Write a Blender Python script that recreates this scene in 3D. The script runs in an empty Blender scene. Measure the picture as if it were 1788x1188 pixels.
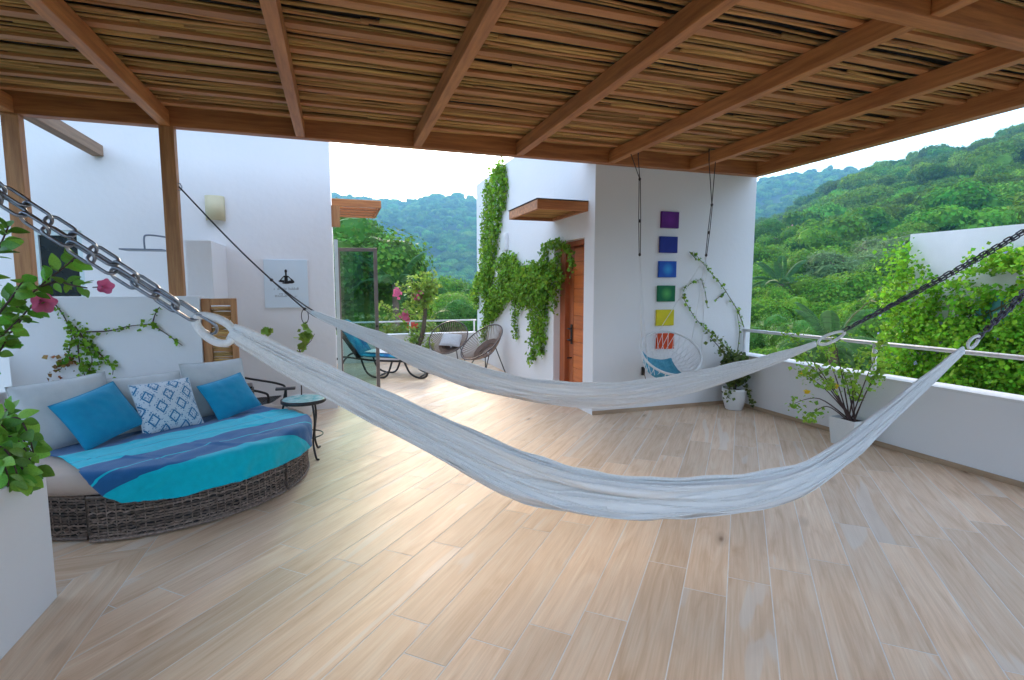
import bpy, bmesh, math, random
import numpy as np
from mathutils import Vector, Matrix, noise
R = math.radians
rng = np.random.default_rng(7)
random.seed(7)
sc = bpy.context.scene
col = sc.collection

# ------------------------------------------------------------------ camera, sky, sun, exposure
CAM_H, PITCH, YAW, FPX, IW, IH = 1.6, R(5.73), R(18.42), 913.5, 1788, 1188
cam_d = bpy.data.cameras.new('camera'); cam = bpy.data.objects.new('camera', cam_d); col.objects.link(cam)
cam.location = (0, 0, CAM_H); cam.rotation_euler = (R(90) - PITCH, 0, -YAW)
cam_d.sensor_fit = 'HORIZONTAL'; cam_d.sensor_width = 36; cam_d.lens = FPX / IW * 36
cam_d.clip_start = .05; cam_d.clip_end = 5000
sc.camera = cam
SUN_AZ, SUN_EL = R(6), R(17)
w = bpy.data.worlds.new('World'); sc.world = w; w.use_nodes = True
nt = w.node_tree; nt.nodes.clear()
out = nt.nodes.new('ShaderNodeOutputWorld'); bg = nt.nodes.new('ShaderNodeBackground')
sky = nt.nodes.new('ShaderNodeTexSky'); sky.sky_type = 'NISHITA'; sky.sun_disc = False
sky.sun_elevation = SUN_EL; sky.sun_rotation = SUN_AZ; sky.air_density = 1.0; sky.dust_density = .7; sky.ozone_density = 1.4
tc = nt.nodes.new('ShaderNodeTexCoord'); mp = nt.nodes.new('ShaderNodeMapping'); mp.inputs['Scale'].default_value = (1, 1, 3.2)
nz = nt.nodes.new('ShaderNodeTexNoise'); nz.inputs['Scale'].default_value = 2.6; nz.inputs['Detail'].default_value = 7; nz.inputs['Roughness'].default_value = .58
rp = nt.nodes.new('ShaderNodeValToRGB'); rp.color_ramp.elements[0].position = .36; rp.color_ramp.elements[1].position = .66
rp.color_ramp.elements[0].color = (0,) * 3 + (1,); rp.color_ramp.elements[1].color = (.32,) * 3 + (1,)
mx = nt.nodes.new('ShaderNodeMix'); mx.data_type = 'RGBA'; mx.inputs[7].default_value = (7.7, 7.1, 6.9, 1)
bg.inputs['Strength'].default_value = .10
L = nt.links.new
L(tc.outputs['Generated'], mp.inputs['Vector']); L(mp.outputs[0], nz.inputs['Vector']); L(nz.outputs['Fac'], rp.inputs['Fac'])
sp = nt.nodes.new('ShaderNodeSeparateXYZ'); L(tc.outputs['Generated'], sp.inputs[0])     # thin cloud thickens towards the horizon all round
mr = nt.nodes.new('ShaderNodeMapRange'); mr.inputs[1].default_value = .0; mr.inputs[2].default_value = .24; mr.inputs[3].default_value = .22; mr.inputs[4].default_value = 0; L(sp.outputs[2], mr.inputs[0])
mxx = nt.nodes.new('ShaderNodeMath'); mxx.operation = 'ADD'; mxx.use_clamp = True; L(rp.outputs['Color'], mxx.inputs[0]); L(mr.outputs[0], mxx.inputs[1]); L(mxx.outputs[0], mx.inputs[0]); L(sky.outputs[0], mx.inputs[6]); L(mx.outputs[2], bg.inputs['Color']); L(bg.outputs[0], out.inputs['Surface'])
sun_d = bpy.data.lights.new('sun', 'SUN'); sun_d.energy = .85; sun_d.angle = R(12); sun_d.color = (1, .81, .58)
sun = bpy.data.objects.new('sun', sun_d); col.objects.link(sun)
sun.rotation_euler = Vector((-math.sin(SUN_AZ) * math.cos(SUN_EL), -math.cos(SUN_AZ) * math.cos(SUN_EL), -math.sin(SUN_EL))).to_track_quat('-Z', 'Y').to_euler()
sc.view_settings.view_transform = 'Standard'; sc.view_settings.look = 'None'; sc.view_settings.gamma = 1
sc.view_settings.exposure = 3.34; sc.view_settings.use_curve_mapping = False
sc.cycles.max_bounces = 7; sc.cycles.diffuse_bounces = 5; sc.cycles.glossy_bounces = 3; sc.cycles.transparent_max_bounces = 8; sc.cycles.volume_bounces = 0
sc.cycles.sample_clamp_indirect = 6

# ------------------------------------------------------------------ measuring helpers (photo pixel -> point on a real plane)
_fw = np.array([math.sin(YAW) * math.cos(PITCH), math.cos(YAW) * math.cos(PITCH), -math.sin(PITCH)])
_r = np.array([math.cos(YAW), -math.sin(YAW), 0.]); _u = np.cross(_r, _fw)
def ray(x, y): return _fw + (x - 894) / FPX * _r - (y - 594) / FPX * _u
def on(x, y, ax, v):
    d = ray(x, y); t = (v - (0, 0, CAM_H)[ax]) / d[ax]; return np.array([0, 0, CAM_H]) + t * d
def far(x, y, dist):
    d = ray(x, y); return np.array([0, 0, CAM_H]) + d * (dist / math.hypot(d[0], d[1]))
def proj(P):
    d = np.array(P) - np.array([0, 0, CAM_H]); z = d @ _fw
    return (894 + FPX * (d @ _r) / z, 594 - FPX * (d @ _u) / z, z)

# ------------------------------------------------------------------ materials
MATS = {}
def mat(name, c1, c2=None, scale=8, rough=.7, bump=0, bscale=60, stretch=(1, 1, 1), rand=0, metal=0, detail=5, coord='Object', spec=.5, island=0, trans=0, sheen=0, hue=0, sss=0, coat=0):
    if name in MATS: return MATS[name]
    m = bpy.data.materials.new(name); m.use_nodes = True; t = m.node_tree; N = t.nodes; Lk = t.links.new
    b = N['Principled BSDF']; b.inputs['Roughness'].default_value = rough; b.inputs['Metallic'].default_value = metal
    b.inputs['Specular IOR Level'].default_value = spec; b.inputs['Sheen Weight'].default_value = sheen; b.inputs['Coat Weight'].default_value = coat
    tc = N.new('ShaderNodeTexCoord'); mp = N.new('ShaderNodeMapping'); mp.inputs['Scale'].default_value = stretch
    Lk(tc.outputs[coord], mp.inputs['Vector'])
    colsock = None
    if c2:
        n = N.new('ShaderNodeTexNoise'); n.inputs['Scale'].default_value = scale; n.inputs['Detail'].default_value = detail; n.inputs['Roughness'].default_value = .6
        Lk(mp.outputs[0], n.inputs['Vector'])
        if rand:
            oi = N.new('ShaderNodeObjectInfo'); va = N.new('ShaderNodeVectorMath'); va.operation = 'SCALE'; va.inputs['Scale'].default_value = 37.
            cx = N.new('ShaderNodeCombineXYZ'); Lk(oi.outputs['Random'], cx.inputs[0]); Lk(oi.outputs['Random'], cx.inputs[1]); Lk(oi.outputs['Random'], cx.inputs[2])
            Lk(cx.outputs[0], va.inputs[0]); ad = N.new('ShaderNodeVectorMath'); Lk(mp.outputs[0], ad.inputs[0]); Lk(va.outputs[0], ad.inputs[1]); Lk(ad.outputs[0], n.inputs['Vector'])
        r = N.new('ShaderNodeValToRGB'); r.color_ramp.elements[0].color = (*c1, 1); r.color_ramp.elements[1].color = (*c2, 1)
        r.color_ramp.elements[0].position = .3; r.color_ramp.elements[1].position = .7
        Lk(n.outputs['Fac'], r.inputs['Fac']); colsock = r.outputs['Color']
    else:
        rgb = N.new('ShaderNodeRGB'); rgb.outputs[0].default_value = (*c1, 1); colsock = rgb.outputs[0]
    if rand or island:
        hs = N.new('ShaderNodeHueSaturation'); Lk(colsock, hs.inputs['Color'])
        src = N.new('ShaderNodeNewGeometry').outputs['Random Per Island'] if island else N.new('ShaderNodeObjectInfo').outputs['Random']
        k = island or rand
        mr = N.new('ShaderNodeMapRange'); mr.inputs[3].default_value = 1 - k; mr.inputs[4].default_value = 1 + k
        Lk(src, mr.inputs[0]); Lk(mr.outputs[0], hs.inputs['Value'])
        if hue:
            wn = N.new('ShaderNodeTexWhiteNoise'); wn.noise_dimensions = '1D'; Lk(src, wn.inputs['W'])
            m2 = N.new('ShaderNodeMapRange'); m2.inputs[3].default_value = .5 - hue; m2.inputs[4].default_value = .5 + hue; Lk(wn.outputs['Value'], m2.inputs[0]); Lk(m2.outputs[0], hs.inputs['Hue'])
        colsock = hs.outputs['Color']
    Lk(colsock, b.inputs['Base Color'])
    if bump:
        n2 = N.new('ShaderNodeTexNoise'); n2.inputs['Scale'].default_value = bscale; n2.inputs['Detail'].default_value = 4; Lk(mp.outputs[0], n2.inputs['Vector'])
        bp = N.new('ShaderNodeBump'); bp.inputs['Strength'].default_value = bump; bp.inputs['Distance'].default_value = .01; Lk(n2.outputs['Fac'], bp.inputs['Height']); Lk(bp.outputs[0], b.inputs['Normal'])
    if trans:
        tr = N.new('ShaderNodeBsdfTranslucent'); ms = N.new('ShaderNodeMixShader'); ms.inputs[0].default_value = trans
        hs2 = N.new('ShaderNodeHueSaturation'); hs2.inputs['Value'].default_value = 1.5; hs2.inputs['Hue'].default_value = .485; Lk(colsock, hs2.inputs['Color']); Lk(hs2.outputs[0], tr.inputs['Color'])
        Lk(b.outputs[0], ms.inputs[1]); Lk(tr.outputs[0], ms.inputs[2]); Lk(ms.outputs[0], N['Material Output'].inputs['Surface'])
    MATS[name] = m
    return m

PLASTER = mat('white_plaster', (.80, .785, .775), (.76, .75, .745), scale=.7, rough=.85, bump=.22, bscale=14, spec=.2)
PLASTER2 = mat('white_plaster_weathered', (.80, .785, .765), (.70, .69, .67), scale=1.6, rough=.85, bump=.15, bscale=60, spec=.2)
TIMBER_X = mat('timber_along_x', (.58, .23, .07), (.30, .095, .027), scale=9, rough=.55, stretch=(.22, 3, 3), rand=.12, bump=.12, bscale=30)
TIMBER_Y = mat('timber_along_y', (.60, .255, .08), (.33, .115, .034), scale=9, rough=.55, stretch=(3, .22, 3), rand=.12, bump=.12, bscale=30)
TIMBER_Z = mat('timber_along_z', (.54, .26, .10), (.30, .12, .042), scale=9, rough=.6, stretch=(3, 3, .22), rand=.1, bump=.12, bscale=30)
TIMBER_GREY = mat('timber_weathered', (.34, .22, .14), (.22, .14, .09), scale=9, rough=.75, stretch=(3, .25, 3), bump=.15)
STICK = mat('stick_bark', (.62, .35, .125), (.36, .18, .055), scale=7, rough=.8, stretch=(.25, 3, 3), rand=.30, bump=.4, bscale=40, hue=.012)
STICK_I = mat('stick_bark_mass', (.62, .35, .125), (.36, .18, .055), scale=7, rough=.8, stretch=(.25, 3, 3), island=.30, bump=.4, bscale=40, hue=.012)
BATTEN = mat('batten_wood', (.54, .25, .09), (.38, .155, .055), scale=6, rough=.6, stretch=(.25, 3, 3), rand=.15, bump=.1)
MEMBRANE = mat('roof_membrane', (.03, .028, .028), (.016, .015, .015), scale=3, rough=.8)
GROUT = mat('grout', (.78, .74, .69), (.70, .66, .61), scale=20, rough=.9)
METAL_DK = mat('dark_metal', (.03, .028, .03), (.045, .042, .04), scale=30, rough=.45, metal=.5)
STEEL = mat('galvanised_steel', (.42, .44, .48), (.24, .26, .30), scale=40, rough=.33, metal=1)
CHAIN_DK = mat('dark_chain', (.16, .15, .18), (.08, .075, .09), scale=60, rough=.4, metal=.9)
WHITE_PAINT = mat('white_rail_paint', (.80, .78, .78), (.70, .69, .69), scale=9, rough=.4)
ALU = mat('bronze_aluminium', (.20, .165, .15), (.16, .135, .125), scale=14, rough=.4, metal=.5)
ALU_L = mat('pale_aluminium', (.62, .70, .70), (.55, .63, .63), scale=14, rough=.35, metal=.2)
ROPE_DK = mat('dark_rope', (.035, .03, .035), (.07, .06, .06), scale=120, rough=.9, bump=.5, bscale=200)
ROPE_W = mat('white_cord', (.86, .85, .83), (.76, .75, .74), scale=80, rough=.9, bump=.5, bscale=180)
SOIL = mat('soil', (.05, .035, .025), (.09, .06, .04), scale=40, rough=1, bump=.8, bscale=60)
POT_W = mat('white_glazed_pot', (.78, .78, .77), (.70, .70, .69), scale=5, rough=.35)
BARK = mat('bark', (.16, .115, .08), (.09, .065, .045), scale=14, rough=.9, stretch=(3, 3, .5), bump=.7, bscale=30)
STEM_G = mat('green_stem', (.16, .20, .07), (.14, .10, .05), scale=14, rough=.8)
STEM_D = mat('dark_stem', (.10, .05, .045), (.06, .035, .03), scale=14, rough=.8)

def glass_mat(name, tint, rough=.0):
    m = bpy.data.materials.new(name); m.use_nodes = True; t = m.node_tree; N = t.nodes; b = N['Principled BSDF']
    b.inputs['Roughness'].default_value = rough; b.inputs['IOR'].default_value = 1.5; b.inputs['Base Color'].default_value = (.9, .95, .95, 1)
    tr = N.new('ShaderNodeBsdfTransparent'); tr.inputs[0].default_value = (*tint, 1)
    gl = N.new('ShaderNodeBsdfGlossy'); gl.inputs['Roughness'].default_value = .02
    fr = N.new('ShaderNodeFresnel'); fr.inputs[0].default_value = 1.5; ms = N.new('ShaderNodeMixShader')
    t.links.new(fr.outputs[0], ms.inputs[0]); t.links.new(tr.outputs[0], ms.inputs[1]); t.links.new(gl.outputs[0], ms.inputs[2]); t.links.new(ms.outputs[0], N['Material Output'].inputs['Surface'])
    return m
GLASS = glass_mat('tinted_glass', (.60, .76, .72)); GLASS_C = glass_mat('clear_glass', (.72, .86, .86))

# ------------------------------------------------------------------ mesh helpers
class MB:
    def __init__(s): s.v = []; s.f = []; s.uv = None
    def add(s, v, f):
        o = len(s.v); s.v.extend([tuple(p) for p in v]); s.f.extend([tuple(i + o for i in q) for q in f]); return s
    def box(s, a, b):
        x0, y0, z0 = a; x1, y1, z1 = b
        return s.add([(x0, y0, z0), (x1, y0, z0), (x1, y1, z0), (x0, y1, z0), (x0, y0, z1), (x1, y0, z1), (x1, y1, z1), (x0, y1, z1)],
                     [(0, 3, 2, 1), (4, 5, 6, 7), (0, 1, 5, 4), (1, 2, 6, 5), (2, 3, 7, 6), (3, 0, 4, 7)])
    def bar(s, p, q, wx, wz):   # beam between two points, rectangular section
        p = Vector(p); q = Vector(q); d = (q - p).normalized(); up = Vector((0, 0, 1)) if abs(d.z) < .95 else Vector((0, 1, 0))
        a = d.cross(up).normalized() * wx / 2; b = a.cross(d).normalized() * wz / 2
        return s.add([p - a - b, p + a - b, p + a + b, p - a + b, q - a - b, q + a - b, q + a + b, q - a + b],
                     [(0, 3, 2, 1), (4, 5, 6, 7), (0, 1, 5, 4), (1, 2, 6, 5), (2, 3, 7, 6), (3, 0, 4, 7)])
    def tube(s, pts, rad, n=8, closed=False, flat=1.):
        pts = [Vector(p) for p in pts]; m = len(pts); rad = rad if hasattr(rad, '__len__') else [rad] * m
        base = len(s.v); prev = None
        for i, p in enumerate(pts):
            d = (pts[(i + 1) % m] - pts[i - 1]) if (closed or 0 < i < m - 1) else (pts[1] - pts[0] if i == 0 else pts[-1] - pts[-2])
            d.normalize()
            if prev is None:
                up = Vector((0, 0, 1)) if abs(d.z) < .9 else Vector((1, 0, 0)); a = d.cross(up).normalized()
            else:
                a = (prev - d * prev.dot(d)); a = a.normalized() if a.length > 1e-6 else d.orthogonal().normalized()
            prev = a; b = d.cross(a)
            for k in range(n):
                t = 2 * math.pi * k / n; s.v.append(tuple(p + a * math.cos(t) * rad[i] + b * math.sin(t) * rad[i] * flat))
        for i in range(m if closed else m - 1):
            j = (i + 1) % m
            for k in range(n): s.f.append((base + i * n + k, base + i * n + (k + 1) % n, base + j * n + (k + 1) % n, base + j * n + k))
        if not closed:
            s.f.append(tuple(base + k for k in range(n))[::-1]); s.f.append(tuple(base + (m - 1) * n + k for k in range(n)))
        return s
    def lathe(s, prof, c=(0, 0, 0), n=32):   # prof: (r, z)
        base = len(s.v)
        for r_, z in prof:
            for k in range(n):
                t = 2 * math.pi * k / n; s.v.append((c[0] + r_ * math.cos(t), c[1] + r_ * math.sin(t), c[2] + z))
        for i in range(len(prof) - 1):
            for k in range(n): s.f.append((base + i * n + k, base + i * n + (k + 1) % n, base + (i + 1) * n + (k + 1) % n, base + (i + 1) * n + k))
        s.f.append(tuple(base + k for k in range(n))[::-1]); s.f.append(tuple(base + (len(prof) - 1) * n + k for k in range(n)))
        return s
    def prism(s, poly, z0, z1, ch=0):       # convex polygon, chamfered top
        n = len(poly); P = [Vector(p) for p in poly]
        c = sum(P, Vector((0, 0))) / n
        ins = []
        for i in range(n):
            a = (P[i] - P[i - 1]).normalized(); b = (P[(i + 1) % n] - P[i]).normalized()
            na = Vector((-a.y, a.x)); nb = Vector((-b.y, b.x)); q = na + nb; k = q.length_squared
            ins.append(P[i] + q * (2 * ch / k) * 1. if k > .2 else P[i])
        v = [(p.x, p.y, z0) for p in P] + [(p.x, p.y, z1 - ch) for p in P] + [(p.x, p.y, z1) for p in ins]
        f = [tuple(range(2 * n, 3 * n)), tuple(range(n))[::-1]]
        for r_ in range(2):
            for i in range(n): j = (i + 1) % n; f.append((r_ * n + i, r_ * n + j, (r_ + 1) * n + j, (r_ + 1) * n + i))
        return s.add(v, f)
    def mesh(s, name, smooth=False, bevel=0):
        me = bpy.data.meshes.new(name); me.from_pydata(s.v, [], s.f); me.update()
        if s.uv is not None:
            ul = me.uv_layers.new(name='UVMap'); idx = np.empty(len(me.loops), int); me.loops.foreach_get('vertex_index', idx)
            ul.data.foreach_set('uv', np.asarray(s.uv, float)[idx].ravel())
        if bevel:
            bm = bmesh.new(); bm.from_mesh(me)
            bmesh.ops.recalc_face_normals(bm, faces=bm.faces)
            bmesh.ops.bevel(bm, geom=[e for e in bm.edges], offset=bevel, segments=2, affect='EDGES', profile=.6); bm.to_mesh(me); bm.free()
        if smooth: me.polygons.foreach_set('use_smooth', [True] * len(me.polygons))
        return me
    def obj(s, name, m, parent=None, smooth=False, bevel=0):
        return link(name, s.mesh(name, smooth, bevel), m, parent)

def link(name, me, m=None, parent=None):
    if m is not None:
        me.materials.clear(); me.materials.append(m)
    o = bpy.data.objects.new(name, me); col.objects.link(o)
    if parent is not None: o.parent = parent
    return o
def tag(o, label=None, cat=None, group=None, kind=None):
    if label: o['label'] = label
    if cat: o['category'] = cat
    if group: o['group'] = group
    if kind: o['kind'] = kind
    return o
def thing(name, label, cat, loc=(0, 0, 0), rz=0, group=None):
    o = bpy.data.objects.new(name, None); col.objects.link(o); o.empty_display_size = .1
    o.location = loc; o.rotation_euler = (0, 0, rz); return tag(o, label, cat, group)
def wbox(name, a, b, m, parent=None, bevel=.004):
    return MB().box(a, b).obj(name, m, parent, bevel=bevel)
def copy_tree(o, parent=None):
    c = o.copy(); col.objects.link(c); c.parent = parent
    for ch in o.children: copy_tree(ch, c)
    return c

def leaf_mesh(C, size, normal=None, nspread=1., seed=0, aspect=.5, fold=.18, droop=None):
    """many small folded leaves; C (N,3) centres"""
    g = np.random.default_rng(seed); C = np.asarray(C, float); N = len(C)
    nr = g.normal(size=(N, 3)) * nspread
    if normal is not None: nr = nr + np.asarray(normal)
    nr /= np.linalg.norm(nr, axis=1)[:, None] + 1e-9
    d = g.normal(size=(N, 3))
    if droop is not None: d = d + np.asarray(droop)
    d -= nr * (d * nr).sum(1)[:, None]; d /= np.linalg.norm(d, axis=1)[:, None] + 1e-9
    sd = np.cross(nr, d); s = (np.asarray(size) * g.uniform(.45, 1.5, N))[:, None]
    V = np.empty((N, 4, 3)); V[:, 0] = C - d * s * .5; V[:, 1] = C + sd * s * aspect + nr * s * fold - d * s * .05; V[:, 2] = C + d * s * .5; V[:, 3] = C - sd * s * aspect + nr * s * fold - d * s * .05
    return V.reshape(-1, 3), N
def leaves_obj(name, C, size, m, parent=None, **k):
    V, N = leaf_mesh(C, size, **k)
    me = bpy.data.meshes.new(name); me.vertices.add(4 * N); me.vertices.foreach_set('co', V.ravel())
    b = np.arange(N)[:, None] * 4
    idx = np.concatenate([b + np.array([[0, 1, 2]]), b + np.array([[0, 2, 3]])], 1).reshape(-1)
    me.loops.add(6 * N); me.loops.foreach_set('vertex_index', idx)
    me.polygons.add(2 * N); me.polygons.foreach_set('loop_start', np.arange(2 * N) * 3); me.update(calc_edges=True); me.validate()
    return link(name, me, m, parent)
def along(pts, n, jit, seed=0):
    g = np.random.default_rng(seed); P = np.asarray(pts, float); sl = np.linalg.norm(np.diff(P, axis=0), axis=1); cs = np.r_[0, np.cumsum(sl)]
    t = g.uniform(0, cs[-1], n); Q = np.stack([np.interp(t, cs, P[:, i]) for i in range(3)], 1)
    return Q + g.normal(size=(n, 3)) * np.asarray(jit)
def smooth_path(pts, n=20):
    P = [Vector(p) for p in pts]; res = []
    for i in range(len(P) - 1):
        p0 = P[max(i - 1, 0)]; p1 = P[i]; p2 = P[i + 1]; p3 = P[min(i + 2, len(P) - 1)]
        k = max(2, n // (len(P) - 1))
        for j in range(k):
            t = j / k; res.append(.5 * ((2 * p1) + (p2 - p0) * t + (2 * p0 - 5 * p1 + 4 * p2 - p3) * t * t + (3 * p1 - p0 - 3 * p2 + p3) * t ** 3))
    res.append(P[-1]); return res
# ------------------------------------------------------------------ terrain and forest
def interp(x, xs, ys): return float(np.interp(x, xs, ys))
def sstep(t): t = min(max(t, 0), 1); return t * t * (3 - 2 * t)
AZN = [-180, -60, 20, 33, 38.5, 44, 47.6, 51, 54, 58, 62, 70, 90, 130, 180]
ELN = [1, 0, -1.5, 1.5, 4.0, 6.0, 7.6, 9.6, 10.3, 10.8, 11.6, 12, 9, 4, 1]
AZF = [-180, -90, -20, 1, 4, 6.7, 8.5, 10.3, 12.5, 14.5, 25, 38, 43, 46, 49, 53, 60, 100, 180]
ELF = [5, 7, 8.2, 8.95, 8.9, 8.55, 8.9, 9.35, 9.2, 8.8, 9.2, 9.4, 9.6, 10.2, 10.3, 9.8, 9, 6, 5]
def ground_z(x, y):
    r = math.hypot(x, y); az = math.degrees(math.atan2(x, y))
    en = interp(az, AZN, ELN); ef = interp(az, AZF, ELF)
    Rn, Rf = 290., 900.
    base = -11 - .004 * r
    hn = 1.6 + Rn * math.tan(R(en)) - 5
    if r < Rn: zn = base + (hn - base) * max(0, (r - 22) / (Rn - 22)) ** 1.12 if hn > base else base
    else: zn = base + (hn - base) * (1 - sstep((r - Rn) / 200))
    hf = 1.6 + Rf * math.tan(R(ef)) - 6
    t = (r - 330) / (Rf - 330)
    zf = base if t < 0 else (base + (hf - base) * (sstep(t) * .45 + t * .55 if t < 1 else 1 - sstep((r - Rf) / 900)))
    z = max(zn, zf)
    if r > 120:
        k = min(1, (r - 120) / 200)
        z += k * (noise.noise(Vector((x * .011, y * .011, 0))) * 7 + noise.noise(Vector((x * .03, y * .03, 4))) * 2.5) * (.5 if r < 500 else 1.3)
    return z
mb = MB(); NA = 240
radii = [0, 8, 16, 24, 34, 46, 60, 76, 94, 114, 136, 160, 186, 214, 244, 272, 290, 310, 340, 380, 430, 490, 550, 610, 670, 730, 790, 840, 880, 900, 930, 980, 1060, 1200, 1500, 2000, 2600]
for r_ in radii:
    for k in range(NA):
        a = 2 * math.pi * k / NA - math.pi; x, y = r_ * math.sin(a), r_ * math.cos(a)
        mb.v.append((x, y, ground_z(x, y) if r_ > 0 else -11))
for i in range(len(radii) - 1):
    for k in range(NA): j = (k + 1) % NA; mb.f.append((i * NA + k, (i + 1) * NA + k, (i + 1) * NA + j, i * NA + j))
terrain = mb.obj('terrain', mat('forest_floor', (.035, .055, .018), (.06, .075, .03), scale=.2, rough=1), smooth=True)
tag(terrain, 'green valley floor and the wooded hills around it', 'terrain', kind='structure')

LEAF_TREE = mat('tree_leaves', (.075, .21, .012), (.15, .29, .024), scale=.5, rough=.7, island=.45, hue=.025, trans=.3, spec=.12)
LEAF_DEEP = mat('tree_leaves_deep', (.05, .16, .018), (.10, .22, .028), scale=.5, rough=.6, island=.45, hue=.02, trans=.25, spec=.12)
LEAF_PALE = mat('tree_leaves_pale', (.11, .20, .06), (.155, .245, .08), scale=.5, rough=.65, island=.4, hue=.02, trans=.25, spec=.12)
def canopy_mat():
    m = mat('forest_leaves', (.065, .165, .012), (.135, .25, .024), scale=.35, rough=.8, island=.4, hue=.02, trans=.22, spec=.08)
    t = m.node_tree; N = t.nodes      # a tint for each crown on top of the one for each leaf
    b = N['Principled BSDF']; src = b.inputs['Base Color'].links[0].from_socket
    oi = N.new('ShaderNodeObjectInfo'); hs = N.new('ShaderNodeHueSaturation'); mr = N.new('ShaderNodeMapRange'); mr.inputs[3].default_value = .4; mr.inputs[4].default_value = 1.6
    wn = N.new('ShaderNodeTexWhiteNoise'); wn.noise_dimensions = '1D'; m2 = N.new('ShaderNodeMapRange'); m2.inputs[3].default_value = .47; m2.inputs[4].default_value = .53
    t.links.new(oi.outputs['Random'], mr.inputs[0]); t.links.new(mr.outputs[0], hs.inputs['Value']); t.links.new(oi.outputs['Random'], wn.inputs['W']); t.links.new(wn.outputs['Value'], m2.inputs[0]); t.links.new(m2.outputs[0], hs.inputs['Hue'])
    t.links.new(src, hs.inputs['Color']); t.links.new(hs.outputs[0], b.inputs['Base Color'])
    return m
LEAF_FOREST = canopy_mat()
def crown_points(n, seed, lumps=9, spread=.62, flat=.75):
    """points on the outer shell of a cluster of lumps, unit radius; returns points and outward normals"""
    g = np.random.default_rng(seed)
    cs = g.normal(size=(lumps, 3)); cs /= np.linalg.norm(cs, axis=1)[:, None]; cs *= g.uniform(.25, spread, lumps)[:, None]; cs[:, 2] = cs[:, 2] * .75 + .08
    rs = g.uniform(.30, .50, lumps)
    k = g.integers(0, lumps, n * 3); d = g.normal(size=(n * 3, 3)); d /= np.linalg.norm(d, axis=1)[:, None]
    P = cs[k] + d * (rs[k] * g.uniform(.72, 1.06, n * 3))[:, None]
    dist = np.linalg.norm(P[:, None] - cs[None], axis=2) / rs[None]
    keep = (dist.min(1) > .7) & ((d[:, 2] > -.55) | (g.uniform(size=n * 3) < .35))
    P, d = P[keep][:n], d[keep][:n]; P[:, 2] *= flat
    bm = bmesh.new(); bmesh.ops.create_icosphere(bm, subdivisions=2, radius=1); cv, cf = [], []      # the dense inside of each clump
    sv = [v.co.copy() for v in bm.verts]; sf = [[v.index for v in f.verts] for f in bm.faces]; bm.free()
    for c, r_ in zip(cs, rs):
        o = len(cv)
        for v in sv: q = v * (r_ * .80 * (1 + .35 * noise.noise(v * 2.1 + Vector(c) * 5))); cv.append((c[0] + q.x, c[1] + q.y, (c[2] + q.z) * flat))
        cf += [tuple(o + i for i in f) for f in sf]
    return P, d, cv, cf
def crown_proto(i, n=2600, size=.062):
    P, d, core, cf = crown_points(n, 50 + i, lumps=7 + i % 4, flat=[.7, .85, 1.0, .62][i % 4])
    V, N = leaf_mesh(P, size, normal=d * 1.3, nspread=.35, seed=90 + i, aspect=.55)
    f = []
    for q in range(N): f += [(4 * q, 4 * q + 1, 4 * q + 2), (4 * q, 4 * q + 2, 4 * q + 3)]
    o = len(V); cf = [tuple(o + i_ for i_ in q) for q in cf]
    me = bpy.data.meshes.new('forest_crown'); me.from_pydata([tuple(p) for p in V] + core, [], f + cf); me.materials.append(LEAF_FOREST)
    return bpy.data.objects.new('forest_crown', me)
PROTOS = [crown_proto(i) for i in range(6)]
def forest(name, label, pts, scl):
    me = bpy.data.meshes.new(name); me.from_pydata(pts, [], [])
    at = me.attributes.new('crown_size', 'FLOAT_VECTOR', 'POINT'); at.data.foreach_set('vector', np.asarray(scl, float).ravel())
    o = link(name, me); tag(o, label, 'forest', kind='stuff')
    ng = bpy.data.node_groups.new(name + '_nodes', 'GeometryNodeTree')
    ng.interface.new_socket('Geometry', in_out='INPUT', socket_type='NodeSocketGeometry'); ng.interface.new_socket('Geometry', in_out='OUTPUT', socket_type='NodeSocketGeometry')
    N = ng.nodes; gi = N.new('NodeGroupInput'); go = N.new('NodeGroupOutput'); ip = N.new('GeometryNodeInstanceOnPoints')
    g2i = N.new('GeometryNodeGeometryToInstance')
    for p in PROTOS:
        ob = N.new('GeometryNodeObjectInfo'); ob.inputs['Object'].default_value = p; ng.links.new(ob.outputs['Geometry'], g2i.inputs[0])
    rv = N.new('FunctionNodeRandomValue'); rv.data_type = 'FLOAT_VECTOR'; rv.inputs[0].default_value = (-.15, -.15, 0); rv.inputs[1].default_value = (.15, .15, 6.28)
    na = N.new('GeometryNodeInputNamedAttribute'); na.data_type = 'FLOAT_VECTOR'; na.inputs['Name'].default_value = 'crown_size'
    ip.inputs['Pick Instance'].default_value = True
    ng.links.new(gi.outputs[0], ip.inputs['Points']); ng.links.new(g2i.outputs[0], ip.inputs['Instance']); ng.links.new(rv.outputs[0], ip.inputs['Rotation']); ng.links.new(na.outputs[0], ip.inputs['Scale']); ng.links.new(ip.outputs[0], go.inputs[0])
    md = o.modifiers.new('crowns', 'NODES'); md.node_group = ng
    return o
def scatter(az0, az1, r0, r1, n, smin, smax, seed, pw=1.):
    g = np.random.default_rng(seed); pts = []; scl = []
    for _ in range(n):
        r_ = (r0 ** pw + g.uniform() * (r1 ** pw - r0 ** pw)) ** (1 / pw); a = R(g.uniform(az0, az1)); x, y = r_ * math.sin(a), r_ * math.cos(a)
        s = g.uniform(smin, smax) * (1 + .35 * (g.uniform() < .12)); pts.append((x, y, ground_z(x, y) + s * g.uniform(.55, 1.0))); scl.append((s * g.uniform(.85, 1.2), s * g.uniform(.85, 1.2), s * g.uniform(.75, 1.15)))
    return pts, scl
p, s = scatter(33, 78, 62, 335, 3600, 3.0, 6.2, 1, 1.7)
forest('forest_canopy', 'dense green forest covering the near hillside beyond the railing', p, s)
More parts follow.
